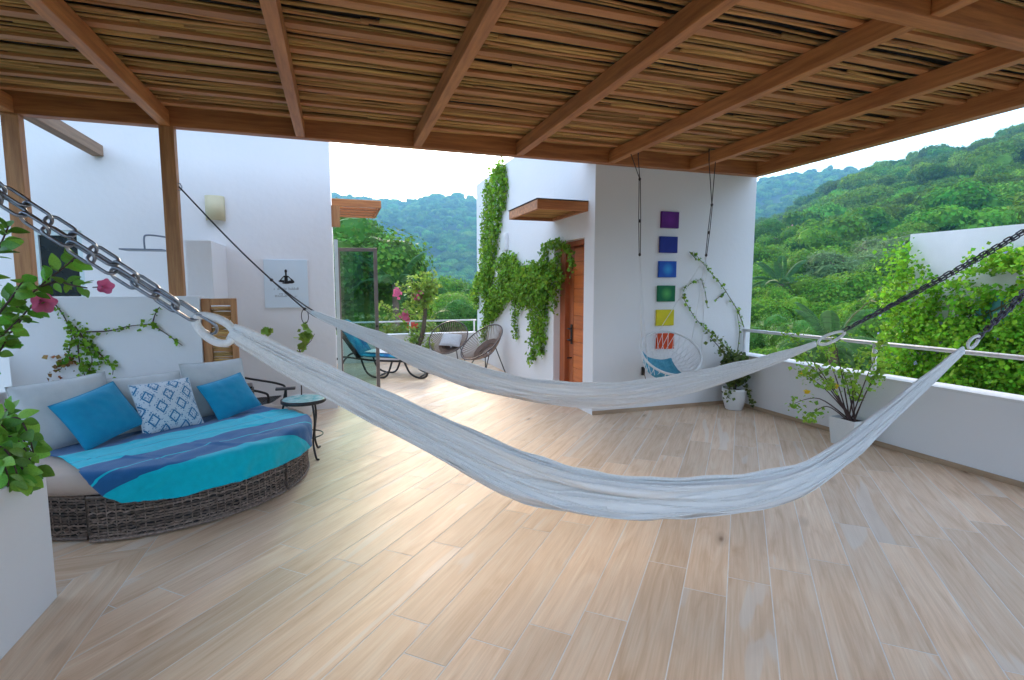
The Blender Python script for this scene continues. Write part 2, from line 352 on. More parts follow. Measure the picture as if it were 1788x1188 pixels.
p, s = scatter(-12, 62, 335, 960, 6500, 5.0, 9.0, 2, 1.6)
forest('forest_canopy', 'hazy blue forest covering the far mountain range', p, s)
p, s = scatter(-14, 33, 62, 335, 1700, 3.2, 5.6, 3, 1.5)
forest('forest_canopy', 'woodland across the valley floor between the two white houses', p, s)

# ------------------------------------------------------------------ terrace floor of wood-look planks
PW, PL, BA = .2155, 1.33, R(42.02)
A2 = np.array([math.sin(BA), math.cos(BA)]); N2 = np.array([math.cos(BA), -math.sin(BA)])
def floor_mat():
    m = bpy.data.materials.new('wood_look_tile'); m.use_nodes = True; t = m.node_tree; N = t.nodes; Lk = t.links.new; b = N['Principled BSDF']
    tc = N.new('ShaderNodeTexCoord'); oi = N.new('ShaderNodeObjectInfo')
    cx = N.new('ShaderNodeCombineXYZ')
    m1 = N.new('ShaderNodeMath'); m1.operation = 'MULTIPLY'; m1.inputs[1].default_value = 53.; Lk(oi.outputs['Random'], m1.inputs[0]); Lk(m1.outputs[0], cx.inputs[0]); Lk(m1.outputs[0], cx.inputs[1]); Lk(m1.outputs[0], cx.inputs[2])
    ad = N.new('ShaderNodeVectorMath'); Lk(tc.outputs['Object'], ad.inputs[0]); Lk(cx.outputs[0], ad.inputs[1])
    def nz(scale, st, det=4, dist=0.):
        mp = N.new('ShaderNodeMapping'); mp.inputs['Scale'].default_value = st; Lk(ad.outputs[0], mp.inputs[0])
        n = N.new('ShaderNodeTexNoise'); n.inputs['Scale'].default_value = scale; n.inputs['Detail'].default_value = det; n.inputs['Distortion'].default_value = dist; Lk(mp.outputs[0], n.inputs['Vector']); return n.outputs['Fac']
    def ramp(sock, stops):
        r = N.new('ShaderNodeValToRGB'); e = r.color_ramp.elements
        e[0].position, e[0].color = stops[0][0], (*stops[0][1], 1); e[1].position, e[1].color = stops[-1][0], (*stops[-1][1], 1)
        for p, c in stops[1:-1]: q = e.new(p); q.color = (*c, 1)
        Lk(sock, r.inputs[0]); return r.outputs[0]
    def mix(f, a, c, mode='MIX'):
        x = N.new('ShaderNodeMix'); x.data_type = 'RGBA'; x.blend_type = mode
        if hasattr(f, 'links'): Lk(f, x.inputs[0])
        else: x.inputs[0].default_value = f
        Lk(a, x.inputs[6])
        if hasattr(c, 'links'): Lk(c, x.inputs[7])
        else: x.inputs[7].default_value = (*c, 1)
        return x.outputs[2]
    base = ramp(nz(2.4, (.6, 4.2, 1), 4, 1.6), [(.2, (.63, .42, .26)), (.5, (.755, .55, .38)), (.8, (.81, .65, .485))])
    fine = ramp(nz(30, (.07, 3, 1), 8, .6), [(.3, (.89, .86, .83)), (.7, (1.04, 1.04, 1.04))])
    c = mix(1., base, fine, 'MULTIPLY')
    sap = ramp(nz(1.3, (.34, 3.4, 1), 2, 1.0), [(.63, (0, 0, 0)), (.65, (.5, .5, .5))])
    c = mix(sap, c, (.74, .66, .575))
    vo = N.new('ShaderNodeTexVoronoi'); vo.inputs['Scale'].default_value = 1.7; mp = N.new('ShaderNodeMapping'); mp.inputs['Scale'].default_value = (.55, 1.5, 1); Lk(ad.outputs[0], mp.inputs[0]); Lk(mp.outputs[0], vo.inputs['Vector'])
    kn = ramp(vo.outputs['Distance'], [(.015, (.85,) * 3), (.045, (.35,) * 3), (.12, (0,) * 3)])
    c = mix(kn, c, (.22, .115, .06))
    hs = N.new('ShaderNodeHueSaturation'); Lk(c, hs.inputs['Color']); mr = N.new('ShaderNodeMapRange'); mr.inputs[3].default_value = .86; mr.inputs[4].default_value = 1.10; Lk(oi.outputs['Random'], mr.inputs[0]); Lk(mr.outputs[0], hs.inputs['Value'])
    Lk(hs.outputs[0], b.inputs['Base Color'])
    ro = N.new('ShaderNodeMapRange'); ro.inputs[3].default_value = .50; ro.inputs[4].default_value = .68; Lk(nz(3, (.6, 2, 1), 5), ro.inputs[0]); Lk(ro.outputs[0], b.inputs['Roughness'])
    b.inputs['Specular IOR Level'].default_value = .28
    bp = N.new('ShaderNodeBump'); bp.inputs['Strength'].default_value = .05; bp.inputs['Distance'].default_value = .004; Lk(nz(34, (.06, 3, 1), 4), bp.inputs['Height']); Lk(bp.outputs[0], b.inputs['Normal'])
    return m
TILE = floor_mat()
floor = MB().box((-2.95, -3.5, -.35), (5.5, 11.75, -.0010)).obj('terrace_floor', GROUT)
tag(floor, 'terrace floor of pale wood-look planks laid on the diagonal', 'floor', kind='structure')
wbox('terrace_building', (-2.93, -3.48, -13), (5.48, 11.73, -.36), PLASTER2).__setitem__('kind', 'structure')
def clip(poly, nx, ny, c):   # keep nx*x+ny*y >= c
    res = []
    for i in range(len(poly)):
        p, q = poly[i], poly[(i + 1) % len(poly)]; a = nx * p[0] + ny * p[1] - c; b = nx * q[0] + ny * q[1] - c
        if a >= 0: res.append(p)
        if a * b < 0: t = a / (a - b); res.append((p[0] + (q[0] - p[0]) * t, p[1] + (q[1] - p[1]) * t))
    return res
def area(p): return abs(sum(p[i][0] * p[i - 1][1] - p[i - 1][0] * p[i][1] for i in range(len(p)))) / 2
planks = []      # (polygon in world, is_full, angle)
for k in range(-60, 60):
    n0 = -.007 + PW * k; off = (2.4 + (n0 + .65) * .95) % PL
    if k % 5 == 3: off += .41
    for j in range(-8, 14):
        a0 = off + j * PL
        loc = [(a0 + .0025, n0 + .0025), (a0 + PL - .0025, n0 + .0025), (a0 + PL - .0025, n0 + PW - .0025), (a0 + .0025, n0 + PW - .0025)]
        poly = [tuple(A2 * a + N2 * n) for a, n in loc][::-1]
        xs = [q[0] for q in poly]; ys = [q[1] for q in poly]
        if max(xs) < -2.75 or min(xs) > 5.2 or max(ys) < -2.6 or min(ys) > 11.5: continue
        if min(xs) > 3.02 and min(ys) > 5.84 or max(xs) < -.06 and min(ys) > 7.25: continue
        full0 = area(poly)
        for reg in (((1, 0, -1.148),), ((-1, 0, 1.152), (0, 1, 3.652))):
            q = poly
            for hp in reg + ((1, 0, -2.76), (-1, 0, -5.22), (0, -1, -11.55)):
                q = clip(q, *hp)
                if len(q) < 3: break
            if len(q) >= 3 and area(q) > .0006: planks.append((q, abs(area(q) - full0) < 1e-6, math.atan2(A2[1], A2[0])))
# border planks along the planter, mitred at its corner
yy = 3.65 - .282
for i in range(8):
    y1 = yy - i * 1.33; y0 = y1 - 1.325
    q = [(-1.429, y0), (-1.152, y0), (-1.152, y1 + (.281 if i == 0 else 0)), (-1.429, y1)]
    planks.append((q, False, math.pi / 2))
planks.append(([(-2.75, 3.05), (-1.432, 3.05), (-1.432, yy - .003), (-2.75, yy - .003)], False, 0.))
planks.append(([(-2.75, yy + .003), (-1.432, yy + .003), (-1.155, 3.648), (-2.75, 3.648)], False, 0.))
def vis(q):
    c = np.mean(q, axis=0); x, y, z = proj((c[0], c[1], 0))
    if z < .3 or not (-250 < x < 2040 and 450 < y < 1500): return 0
    return area(q) / z ** 3
planks.sort(key=lambda p: -vis(p[0]))
full_me = MB().prism([(.0025, .0025), (PL - .0025, .0025), (PL - .0025, PW - .0025), (.0025, PW - .0025)], -.012, 0, .0012).mesh('plank'); full_me.materials.append(TILE)
rest = MB()
for i, (q, full, ang) in enumerate(planks):
    if i >= 300 or vis(q) == 0: rest.prism(q, -.012, 0, .0012); continue
    ca, sa = math.cos(ang), math.sin(ang)
    lq = [(x * ca + y * sa, -x * sa + y * ca) for x, y in q]
    ox, oy = min(p[0] for p in lq), min(p[1] for p in lq)
    if full: o = link('plank', full_me, None, floor); ox -= .0025; oy -= .0025
    else:
        lq = [(x - ox, y - oy) for x, y in lq]
        sgn = sum(lq[i][0] * lq[(i + 1) % len(lq)][1] - lq[(i + 1) % len(lq)][0] * lq[i][1] for i in range(len(lq)))
        if sgn < 0: lq = lq[::-1]
        o = MB().prism(lq, -.012, 0, .0012).obj('plank', TILE, floor)
    o.location = (ox * ca - oy * sa, ox * sa + oy * ca, 0); o.rotation_euler = (0, 0, ang)
tag(rest.obj('plank_field', TILE, floor), kind='stuff')
SKIRT = mat('skirting_tile', (.36, .23, .14), (.48, .34, .22), scale=5, rough=.4, stretch=(.6, .6, 3))
for n_, a, b in (('skirting', (5.158, -2.5, 0), (5.168, 5.81, .05)), ('skirting', (3.0, 5.808, 0), (5.15, 5.818, .05))):
    wbox(n_, a, b, SKIRT, floor, bevel=.002)
# ------------------------------------------------------------------ walls and houses
# right parapet
pr = thing('parapet_wall', 'low white parapet wall with flat coping on the valley side of the terrace', 'wall', (5.17, 1.5, 0))
def rel(root, o): o.parent = root; o.matrix_parent_inverse = Matrix.Translation(-Vector(root.location)); return o
def rbox(root, name, a, b, m, bevel=.004): return rel(root, wbox(name, a, b, m, None, bevel))
rbox(pr, 'wall', (5.17, -2.6, -.3), (5.42, 5.83, .675), PLASTER)
rbox(pr, 'coping', (5.162, -2.6, .675), (5.432, 5.82, .70), PLASTER2)
rr = thing('railing', 'white tubular handrail on posts above the low parapet by the hanging chair', 'railing', (5.3, 2, .7))
rel(rr, MB().tube([(5.285, -2.6, 1.045), (5.285, 5.80, 1.02)], .021, 12).obj('handrail', WHITE_PAINT, None, True))
for y in (5.77, 3.93, 2.1, .3):
    rel(rr, MB().tube([(5.285, y, .70), (5.285, y, 1.02)], .024, 12).obj('post', WHITE_PAINT, None, True))
    rel(rr, MB().lathe([(.05, 0), (.05, .012), (.03, .014)], (5.285, y, .70), 20).obj('base_plate', WHITE_PAINT))
# stair house with the wooden door
sh = thing('stair_house', 'white plastered stair house with a recessed wooden door under a canopy', 'house', (3.0, 5.82, 0))
rbox(sh, 'wall', (3.0, 7.08, -.3), (5.42, 11.5, 3.86), PLASTER)
rbox(sh, 'wall', (3.0, 5.82, -.3), (5.42, 6.10, 3.858), PLASTER)
rbox(sh, 'wall', (3.26, 6.10, -.3), (5.42, 7.08, 3.855), PLASTER)
rbox(sh, 'lintel', (3.001, 6.09, 2.235), (3.27, 7.09, 3.857), PLASTER)
DOORW = mat('door_wood', (.70, .19, .036), (.54, .13, .026), scale=6, rough=.42, stretch=(1, .3, 4), rand=.1, bump=.06)
DOORW2 = mat('door_frame_wood', (.46, .125, .035), (.35, .085, .026), scale=6, rough=.45, stretch=(3, 3, .3))
rbox(sh, 'threshold', (3.0, 6.10, -.01), (3.26, 7.08, .015), PLASTER2)
door = rbox(sh, 'door', (3.17, 6.16, .02), (3.205, 7.0, 2.165), DOORW2, .003)
for a, b in (((3.10, 6.102, .016), (3.24, 6.16, 2.233)), ((3.10, 6.90, .016), (3.24, 7.078, 2.233)), ((3.10, 6.162, 2.168), (3.24, 6.898, 2.233))):
    rel(sh, MB().box(a, b).obj('door_frame', DOORW2, None, bevel=.006))
for i in range(11):
    z = .10 + i * .186
    o = rbox(sh, 'door_board', (3.155, 6.20, z), (3.172, 6.72, z + .18), DOORW, .004); o.name = 'board'; o.parent = door; o.matrix_parent_inverse = Matrix.Identity(4)
for a, b in (((3.15, 6.162, .03), (3.168, 6.20, 2.16)), ((3.15, 6.72, .03), (3.168, 6.80, 2.16))):
    o = MB().box(a, b).obj('stile', DOORW2, None, bevel=.003); rel(sh, o)
for z in (1.02, .86, .60):
    o = MB().tube([(3.148, 6.76, z), (3.09, 6.76, z), (3.085, 6.755, z + .002), (3.085, 6.66 if z > .7 else 6.75, z)], .011, 8).obj('handle', METAL_DK, None, True); rel(sh, o)
o = MB().box((3.136, 6.735, .80), (3.149, 6.785, 1.08)).obj('handle_plate', METAL_DK, None, bevel=.003); rel(sh, o)
# canopy over that door
def canopy(root, x0, x1, y0, y1, z0, z1, far_side):
    for a, b in (((x0, y0, z0), (x1, y0 + .035, z1)), ((x0, y1 - .035, z0), (x1, y1, z1)), ((x0, y0 + .035, z0), (x0 + .035, y1 - .035, z1)), ((x1 - .035, y0 + .035, z0), (x1, y1 - .035, z1))):
        rel(root, MB().box(a, b).obj('canopy_frame', TIMBER_X, None, bevel=.004))
canopy(sh, 2.32, 2.998, 6.0, 7.1, 2.545, 2.66, 0)
n = 26
for i in range(n):
    y = 6.05 + (i + .5) * (1.0 / n); mb = MB(); mb.tube([(2.36 + t * .6, y + noise.noise(Vector((i * 3.1, t * 2, 5))) * .006, 2.60 + noise.noise(Vector((i * 1.7, t * 2, 9))) * .004) for t in (0, .33, .66, 1)], .016, 5)
    rel(sh, mb.obj('canopy_stick', STICK, None, True))
rbox(sh, 'canopy_sheet', (2.31, 5.99, 2.662), (2.997, 7.11, 2.672), MEMBRANE, .002)
rbox(sh, 'scupper', (2.80, 5.86, 3.17), (3.0, 6.06, 3.26), PLASTER2)
# left house
lh = thing('white_house', 'tall white house wall with small dark window and an open glass door at its corner', 'house', (-.04, 7.23, 0))
Y0 = 7.23
mb = MB(); X_, Z_ = (-6, -3.18, -2.72, -.04), (-.3, 1.40, 2.24, 4.3)     # one wall sheet with the window opening left out
for j in range(4):
    for i in range(4): mb.v += [(X_[i], Y0, Z_[j]), (X_[i], Y0 + .18, Z_[j])]
for j in range(3):
    for i in range(3):
        if (i, j) == (1, 1): continue
        a = (j * 4 + i) * 2; mb.f += [(a, a + 2, a + 10, a + 8), (a + 1, a + 9, a + 11, a + 3)]
for (i0, j0), (i1, j1) in (((1, 1), (2, 1)), ((2, 1), (2, 2)), ((2, 2), (1, 2)), ((1, 2), (1, 1)), ((3, 0), (3, 1)), ((3, 1), (3, 2)), ((3, 2), (3, 3)), ((0, 3), (1, 3)), ((1, 3), (2, 3)), ((2, 3), (3, 3))):
    a, b = (j0 * 4 + i0) * 2, (j1 * 4 + i1) * 2; mb.f.append((a, b, b + 1, a + 1))
rel(lh, mb.obj('wall', PLASTER))
rbox(lh, 'side_wall', (-.22, Y0 + .181, 2.25), (-.042, 11.4, 4.298), PLASTER)
rbox(lh, 'side_wall', (-.22, 9.2, -.3), (-.042, 11.4, 2.25), PLASTER)
rbox(lh, 'side_wall', (-.22, Y0 + .18, -.3), (-.042, 7.62, 2.25), PLASTER)
wn = rbox(lh, 'window', (-3.18, Y0 + .05, 1.40), (-2.72, Y0 + .10, 2.24), mat('window_dark', (.012, .014, .016), (.02, .022, .024), rough=.08, spec=.6))
for a, b in (((-3.18, Y0 + .02, 1.40), (-3.13, Y0 + .06, 2.24)), ((-2.775, Y0 + .02, 1.40), (-2.72, Y0 + .06, 2.24)), ((-3.13, Y0 + .02, 2.18), (-2.775, Y0 + .06, 2.24)), ((-3.13, Y0 + .02, 1.40), (-2.775, Y0 + .06, 1.43))):
    rel(lh, MB().box(a, b).obj('window_frame', ALU_L, None, bevel=.004))
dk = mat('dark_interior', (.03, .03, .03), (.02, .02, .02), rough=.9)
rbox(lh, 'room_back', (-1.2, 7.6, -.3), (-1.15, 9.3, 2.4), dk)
# glass door leaf, opened outwards; pale jamb behind it
rel(lh, MB().bar((.005, 7.66, 0), (.005, 7.66, 2.25), .05, .09).obj('door_jamb', ALU_L, None, bevel=.003))
H0, H1 = Vector((.03, 8.03, 0)), Vector((.545, 7.945, 0))
gd = rel(lh, MB().bar(H0 + Vector((.03, 0, 1.1)), H1 + Vector((-.03, 0, 1.1)), .012, 2.08).obj('glass_door', GLASS, None))
for p, q, wx, wz in ((H0 + Vector((0, 0, .02)), H0 + Vector((0, 0, 2.17)), .05, .05), (H1 + Vector((0, 0, .02)), H1 + Vector((0, 0, 2.17)), .05, .05),
                  (H0 + Vector((.02, -.003, 2.145)), H1 + Vector((-.02, .003, 2.145)), .044, .05), (H0 + Vector((.02, -.003, .07)), H1 + Vector((-.02, .003, .07)), .044, .10)):
    rel(lh, MB().bar(p, q, wx, wz).obj('door_frame', ALU, None, bevel=.004))
rel(lh, MB().lathe([(.018, 0), (.018, .03)], (H1.x - .0, H1.y - .045, 1.02), 12).obj('door_knob', METAL_DK))
# wooden canopy over the glass door
canopy(lh, -.03, .62, 7.62, 8.8, 2.70, 2.80, 1)
for i in range(3):
    y = 7.90 + i * .28; rel(lh, MB().box((.0, y, 2.705), (.59, y + .10, 2.735)).obj('canopy_slat', TIMBER_X, None, bevel=.003))
rel(lh, MB().box((-.06, 7.58, 2.42), (.07, 7.66, 2.70)).obj('canopy_bracket', TIMBER_Z, None, bevel=.004))
# shower yard: screen wall, pier, gate
gw = thing('screen_wall', 'low white screen wall with a creeping vine behind the daybed', 'wall', (-2, 5.65, 0))
rbox(gw, 'wall', (-2.72, 5.65, -.02), (-1.24, 5.83, 1.52), PLASTER)
PYF = float(on(371, 470, 0, -1.27)[1])
pier = wbox('masonry_pier', (float(on(326, 470, 1, PYF)[0]), PYF, -.02), (-1.27, 7.229, float(on(350, 420, 1, PYF)[2])), PLASTER); tag(pier, 'square white masonry pier beside the shower, standing against the house wall', 'pier')
gt = thing('wooden_gate', 'brown timber gate filled with woven sticks next to the screen wall', 'gate', (-1.1, 5.72, 0))
for a, b in (((-1.235, 5.68, .05), (-1.16, 5.73, 1.495)), ((-.985, 5.68, .05), (-.935, 5.73, 1.495)), ((-1.16, 5.682, 1.43), (-.985, 5.728, 1.494)), ((-1.16, 5.682, .06), (-.985, 5.728, .14))):
    rel(gt, MB().box(a, b).obj('gate_frame', TIMBER_Z, None, bevel=.004))
for i in range(58):
    z = .15 + i * .022; rel(gt, MB().tube([(-1.163 + t * .18, 5.705 + noise.noise(Vector((i * 2.3, t, 1))) * .008, z + noise.noise(Vector((i * 1.3, t * 2, 3))) * .008) for t in (0, .33, .66, 1)], .0105 + .003 * random.random(), 5).obj('gate_stick', STICK, None, True))
# west parapet and glass balustrade
pw = thing('parapet_wall', 'low white parapet behind the planter carrying a pale glass balustrade', 'wall', (-2.8, 4, 0))
rbox(pw, 'wall', (-2.95, -2.6, -.3), (-2.75, 5.64, .70), PLASTER)
gb = thing('glass_balustrade', 'pale framed glass balustrade at the end of the screen wall', 'railing', (-2.8, 5, .7))
rel(gb, MB().box((-2.865, -2.5, 1.03), (-2.825, 5.60, 1.07)).obj('top_rail', ALU_L, None, bevel=.004))
for y in (5.58, 4.0, 2.4): rel(gb, MB().box((-2.865, y - .02, .70), (-2.825, y + .02, 1.03)).obj('post', ALU_L, None, bevel=.004))
for y in (5.55, 3.97): rel(gb, MB().box((-2.849, y - 1.5, .73), (-2.841, y, 1.028)).obj('pane', GLASS_C))
# far parapet and rail
fp = thing('parapet_wall', 'low white parapet wall behind the lounger and wire chairs', 'wall', (1.5, 11.5, 0))
rbox(fp, 'wall', (-.2, 11.5, -.3), (3.0, 11.72, .57), PLASTER)
rbox(fp, 'coping', (-.2, 11.49, .57), (2.999, 11.73, .59), PLASTER2)
fr = thing('railing', 'thin white handrail above the parapet behind the lounger', 'railing', (1.5, 11.6, .6))
rel(fr, MB().tube([(-.05, 11.6, .855), (3.0, 11.6, .865)], .018, 10).obj('handrail', WHITE_PAINT, None, True))
for x in (.05, 1.5, 2.95): rel(fr, MB().tube([(x, 11.6, .59), (x, 11.6, .85)], .018, 10).obj('post', WHITE_PAINT, None, True))
# neighbouring white house beyond the parapet
nh = thing('white_house', 'flat roofed white neighbouring house overgrown with a flowering creeper', 'house', (8.0, 4, 0))
rbox(nh, 'wall', (8.0, -4, -12), (14, 5.54, 2.375), PLASTER2)
rbox(nh, 'window', (7.985, 4.25, .95), (8.02, 4.62, 1.5), mat('teal_pane', (.10, .36, .40), (.14, .42, .45), scale=6, rough=.15))
# planter on the left
pl = thing('planter_box', 'tall white masonry planter box full of leafy shrub at the terrace edge', 'planter', (-1.85, 2, 0))
for a, b in (((-1.50, .6, -.01), (-1.43, 3.19, .712)), ((-2.40, .6, -.01), (-2.33, 3.19, .712)), ((-2.33, 3.12, -.01), (-1.50, 3.188, .7115)), ((-2.33, .6, -.01), (-1.50, .67, .7115))):
    rel(pl, MB().box(a, b).obj('wall', PLASTER, None, bevel=.006))
rbox(pl, 'soil', (-2.34, .66, .3), (-1.49, 3.13, .64), SOIL)

# ------------------------------------------------------------------ pergola
pg = thing('pergola', 'brown timber pergola roofed with thin sticks over the terrace', 'pergola', (1.3, 2.1, 0))
BZ = 3.06
def pbox(name, a, b, m, bevel=.006): return rel(pg, MB().box(a, b).obj(name, m, None, bevel=bevel))
pbox('beam', (-2.95, 5.66, BZ), (5.36, 5.765, BZ + .224), TIMBER_X)
pbox('beam', (5.245, -2.4, BZ - .002), (5.36, 5.658, BZ + .223), TIMBER_Y)
pbox('beam', (-2.95, 2.12, BZ - .012), (5.243, 2.225, BZ + .16), TIMBER_X)
RX = [-2.57, -1.435, -.291, .845, 1.973, 3.125, 4.257]
for x in RX:
    pbox('rafter', (x - .042, 2.227, BZ + .002), (x + .042, 5.658, BZ + .135), TIMBER_Y)
    pbox('rafter', (x - .042, -2.4, BZ + .002), (x + .042, 2.118, BZ + .135), TIMBER_Y)
for x in (-2.57, -1.43): pbox('post', (x - .06, 5.665, 1.52), (x + .06, 5.76, BZ), TIMBER_Z)
pbox('post', (5.22, 2.10, .70), (5.34, 2.215, BZ - .014), TIMBER_Z); pbox('post', (-1.56, 2.10, .64), (-1.44, 2.215, BZ - .014), TIMBER_Z)
pbox('tie_beam', (-2.56, 5.767, BZ + .01), (-2.45, 7.229, BZ + .13), TIMBER_GREY)
pbox('roof_sheet', (-3.0, -2.45, BZ + .225), (5.40, 5.80, BZ + .235), MEMBRANE, .002)
bats = []
y = -2.2
while y < 5.6: bats.append(y); y += .365
for y in bats:
    pbox('batten', (-2.98, y - .036, BZ + .137), (5.242, y + .036, BZ + .158), BATTEN, .003)
g = np.random.default_rng(11); sticks = []
y = -2.3
while y < 5.63:
    x = -3.0 - g.uniform(0, 1.2)
    while x < 5.24:
        ln = g.uniform(1.5, 3.2); sticks.append((max(x, -2.98), min(x + ln, 5.241), y + g.normal() * .003)); x += ln - .05
    y += g.choice([.026, .030, .036, .058, .074], p=[.28, .27, .2, .15, .1])
sticks.sort(key=lambda s: abs(s[2] - 3.6) if s[2] > 1.6 else 99)
mass = MB()
for i, (x0, x1, y) in enumerate(sticks):
    sd = i * 7.7; r0 = g.uniform(.009, .017); pts = []; rad = []
    m = max(5, int((x1 - x0) / .28))
    for k in range(m + 1):
        t = k / m; x = x0 + (x1 - x0) * t
        pts.append((x, y + noise.noise(Vector((x * 1.1, sd, 0))) * .032 + noise.noise(Vector((x * 3.5, sd, 2))) * .006, BZ + .172 + noise.noise(Vector((x * 1.3, sd, 8))) * .012)); rad.append(r0 * (1 + .25 * noise.noise(Vector((x * 4, sd, 5)))) * (1 - .25 * t))
    if i < 300: rel(pg, MB().tube(pts, rad, 5).obj('stick', STICK, None, True))
    else: mass.tube(pts, rad, 5)
tag(rel(pg, mass.obj('stick_layer', STICK_I, None, True)), kind='stuff')
# ------------------------------------------------------------------ fabrics
def cloth_mat(name, c1, c2=None, weave=900, bump=.25):
    m = mat(name, c1, c2 or tuple(x * .9 for x in c1), scale=14, rough=.9, bump=bump, bscale=weave, sheen=.3, spec=.15); return m
BLUE = cloth_mat('blue_canvas', (.006, .25, .43), (.010, .30, .48))
GREYC = cloth_mat('pale_grey_canvas', (.56, .58, .57), (.50, .53, .53))
TAUPE = cloth_mat('taupe_canvas', (.50, .385, .31), (.45, .35, .285))
def ramp_mat(name, stops, axis=0, rough=.9, bump=.2):
    m = bpy.data.materials.new(name); m.use_nodes = True; t = m.node_tree; N = t.nodes; b = N['Principled BSDF']; b.inputs['Roughness'].default_value = rough; b.inputs['Sheen Weight'].default_value = .25; b.inputs['Specular IOR Level'].default_value = .15
    uv = N.new('ShaderNodeUVMap'); sx = N.new('ShaderNodeSeparateXYZ'); r = N.new('ShaderNodeValToRGB'); r.color_ramp.interpolation = 'CONSTANT'
    t.links.new(uv.outputs[0], sx.inputs[0]); t.links.new(sx.outputs[axis], r.inputs[0])
    e = r.color_ramp.elements; e[0].position, e[0].color = stops[0][0], (*stops[0][1], 1); e[1].position, e[1].color = stops[1][0], (*stops[1][1], 1)
    for p, c in stops[2:]: q = e.new(p); q.color = (*c, 1)
    n = N.new('ShaderNodeTexNoise'); n.inputs['Scale'].default_value = 25; n.inputs['Detail'].default_value = 5; mr = N.new('ShaderNodeMapRange'); mr.inputs[3].default_value = .82; mr.inputs[4].default_value = 1.12
    tcn = N.new('ShaderNodeTexCoord'); t.links.new(tcn.outputs['Object'], n.inputs['Vector'])
    hs = N.new('ShaderNodeHueSaturation'); t.links.new(n.outputs[0], mr.inputs[0]); t.links.new(mr.outputs[0], hs.inputs['Value']); t.links.new(r.outputs[0], hs.inputs['Color']); t.links.new(hs.outputs[0], b.inputs['Base Color'])
    n2 = N.new('ShaderNodeTexNoise'); n2.inputs['Scale'].default_value = 700; bp = N.new('ShaderNodeBump'); bp.inputs['Strength'].default_value = bump; bp.inputs['Distance'].default_value = .003; t.links.new(tcn.outputs['Object'], n2.inputs['Vector']); t.links.new(n2.outputs[0], bp.inputs['Height']); t.links.new(bp.outputs[0], b.inputs['Normal'])
    return m
NAVY, TURQ = (.018, .115, .29), (.0, .50, .62)

# ------------------------------------------------------------------ daybed
DC = Vector((-1.35, 4.85)); DA = R(40); DT = Vector((math.cos(DA), math.sin(DA))); DF = Vector((math.sin(DA), -math.cos(DA)))
def dl(t, f, z=0.): p = DC + DT * t + DF * f; return Vector((p.x, p.y, z))
WICK = mat('wicker_strand', (.27, .20, .16), (.055, .04, .032), scale=45, rough=.55, island=.5, stretch=(1, 1, 3))
WICK_DK = mat('wicker_core', (.012, .010, .010), (.02, .016, .015), scale=30, rough=.8)
db = thing('daybed', 'half round dark wicker daybed with a taupe mattress', 'daybed', (DC.x, DC.y, 0))
def weave(fn, length, height, name, st=.05, row=.0185, z0=.02):
    """fn(s, out) -> plan point at arc length s, pushed outwards; woven bands over upright staves"""
    mb = MB(); ns = max(4, int(length / st)); rows = int((height - z0) / row); g = np.random.default_rng(int(length * 1000))
    for j in range(rows):
        z = z0 + (j + .5) * row; pts = []
        double = (j // 2) % 2
        for k in range(ns * 2 + 1):
            s = length * k / (ns * 2); ph = math.cos(math.pi * k) if True else 0
            o = .0055 * math.cos(math.pi * (k / 1.0 + double)) + .002 * g.normal(); p = fn(min(s, length), .012 + o); pts.append((p.x, p.y, z + g.normal() * .0026))
        b0 = len(mb.v); h = row * .37
        for (x, y, zz) in pts: mb.v += [(x, y, zz - h), (x, y, zz + h)]
        for k in range(len(pts) - 1): a = b0 + 2 * k; mb.f.append((a, a + 2, a + 3, a + 1))
    for k in range(ns + 1):
        p = fn(length * k / ns, .0125); q = fn(min(length, length * k / ns + .006), .0125)
        mb.tube([(p.x, p.y, z0), (p.x, p.y, height)], .004, 4)
    return mb
def arc(a0, a1, r_): 
    L_ = abs(a1 - a0) * r_
    def fn(s, o): a = a0 + (a1 - a0) * s / L_; return dl((r_ + o) * math.cos(a), (r_ + o) * math.sin(a))
    return fn, L_
def wick_segment(a0, a1, r_, h, inner=.25):
    n = 24; poly = [dl(r_ * math.cos(a0 + (a1 - a0) * k / n), r_ * math.sin(a0 + (a1 - a0) * k / n)) for k in range(n + 1)] + [dl(inner * math.cos(a1), inner * math.sin(a1)), dl(inner * math.cos(a0), inner * math.sin(a0))]
    mb = MB(); m = len(poly); mb.add([(p.x, p.y, .03) for p in poly] + [(p.x, p.y, h) for p in poly], [tuple(range(m)), tuple(range(m, 2 * m))] + [(i, (i + 1) % m, m + (i + 1) % m, m + i) for i in range(m)])
    base = rel(db, mb.obj('base_segment', WICK_DK))
    fn, L_ = arc(a0, a1, r_); wv = weave(fn, L_, h, 'weave')
    for aa, sg in ((a0, -1), (a1, 1)):   # the straight ends of each segment
        c, s_ = math.cos(aa), math.sin(aa); tx = (-s_ * sg, c * sg)
        wv2 = weave(lambda s, o, c=c, s_=s_, tx=tx: dl((r_ - s) * c + tx[0] * (o - .01), (r_ - s) * s_ + tx[1] * (o - .01)), .35, h, 'w'); wv.add(wv2.v, wv2.f)
    rm = [fn(L_ * k / 30, .014) for k in range(31)]; wv.tube([(p.x, p.y, h) for p in rm], .011, 6); wv.tube([(p.x, p.y, .02) for p in rm], .011, 6)
    w_ = wv.obj('wicker_weave', WICK, None); w_.parent = base
    w_['kind'] = 'stuff'
    for aa in (a0 + (a1 - a0) * .12, a0 + (a1 - a0) * .88):
        p = dl(r_ * .9 * math.cos(aa), r_ * .9 * math.sin(aa)); rel(db, MB().lathe([(.02, 0), (.02, .035)], (p.x, p.y, 0), 10).obj('foot', METAL_DK))
wick_segment(R(70), R(139), 1.045, .30); wick_segment(R(141), R(186), 1.0, .30); wick_segment(R(68.2), R(-4), 1.045, .30)
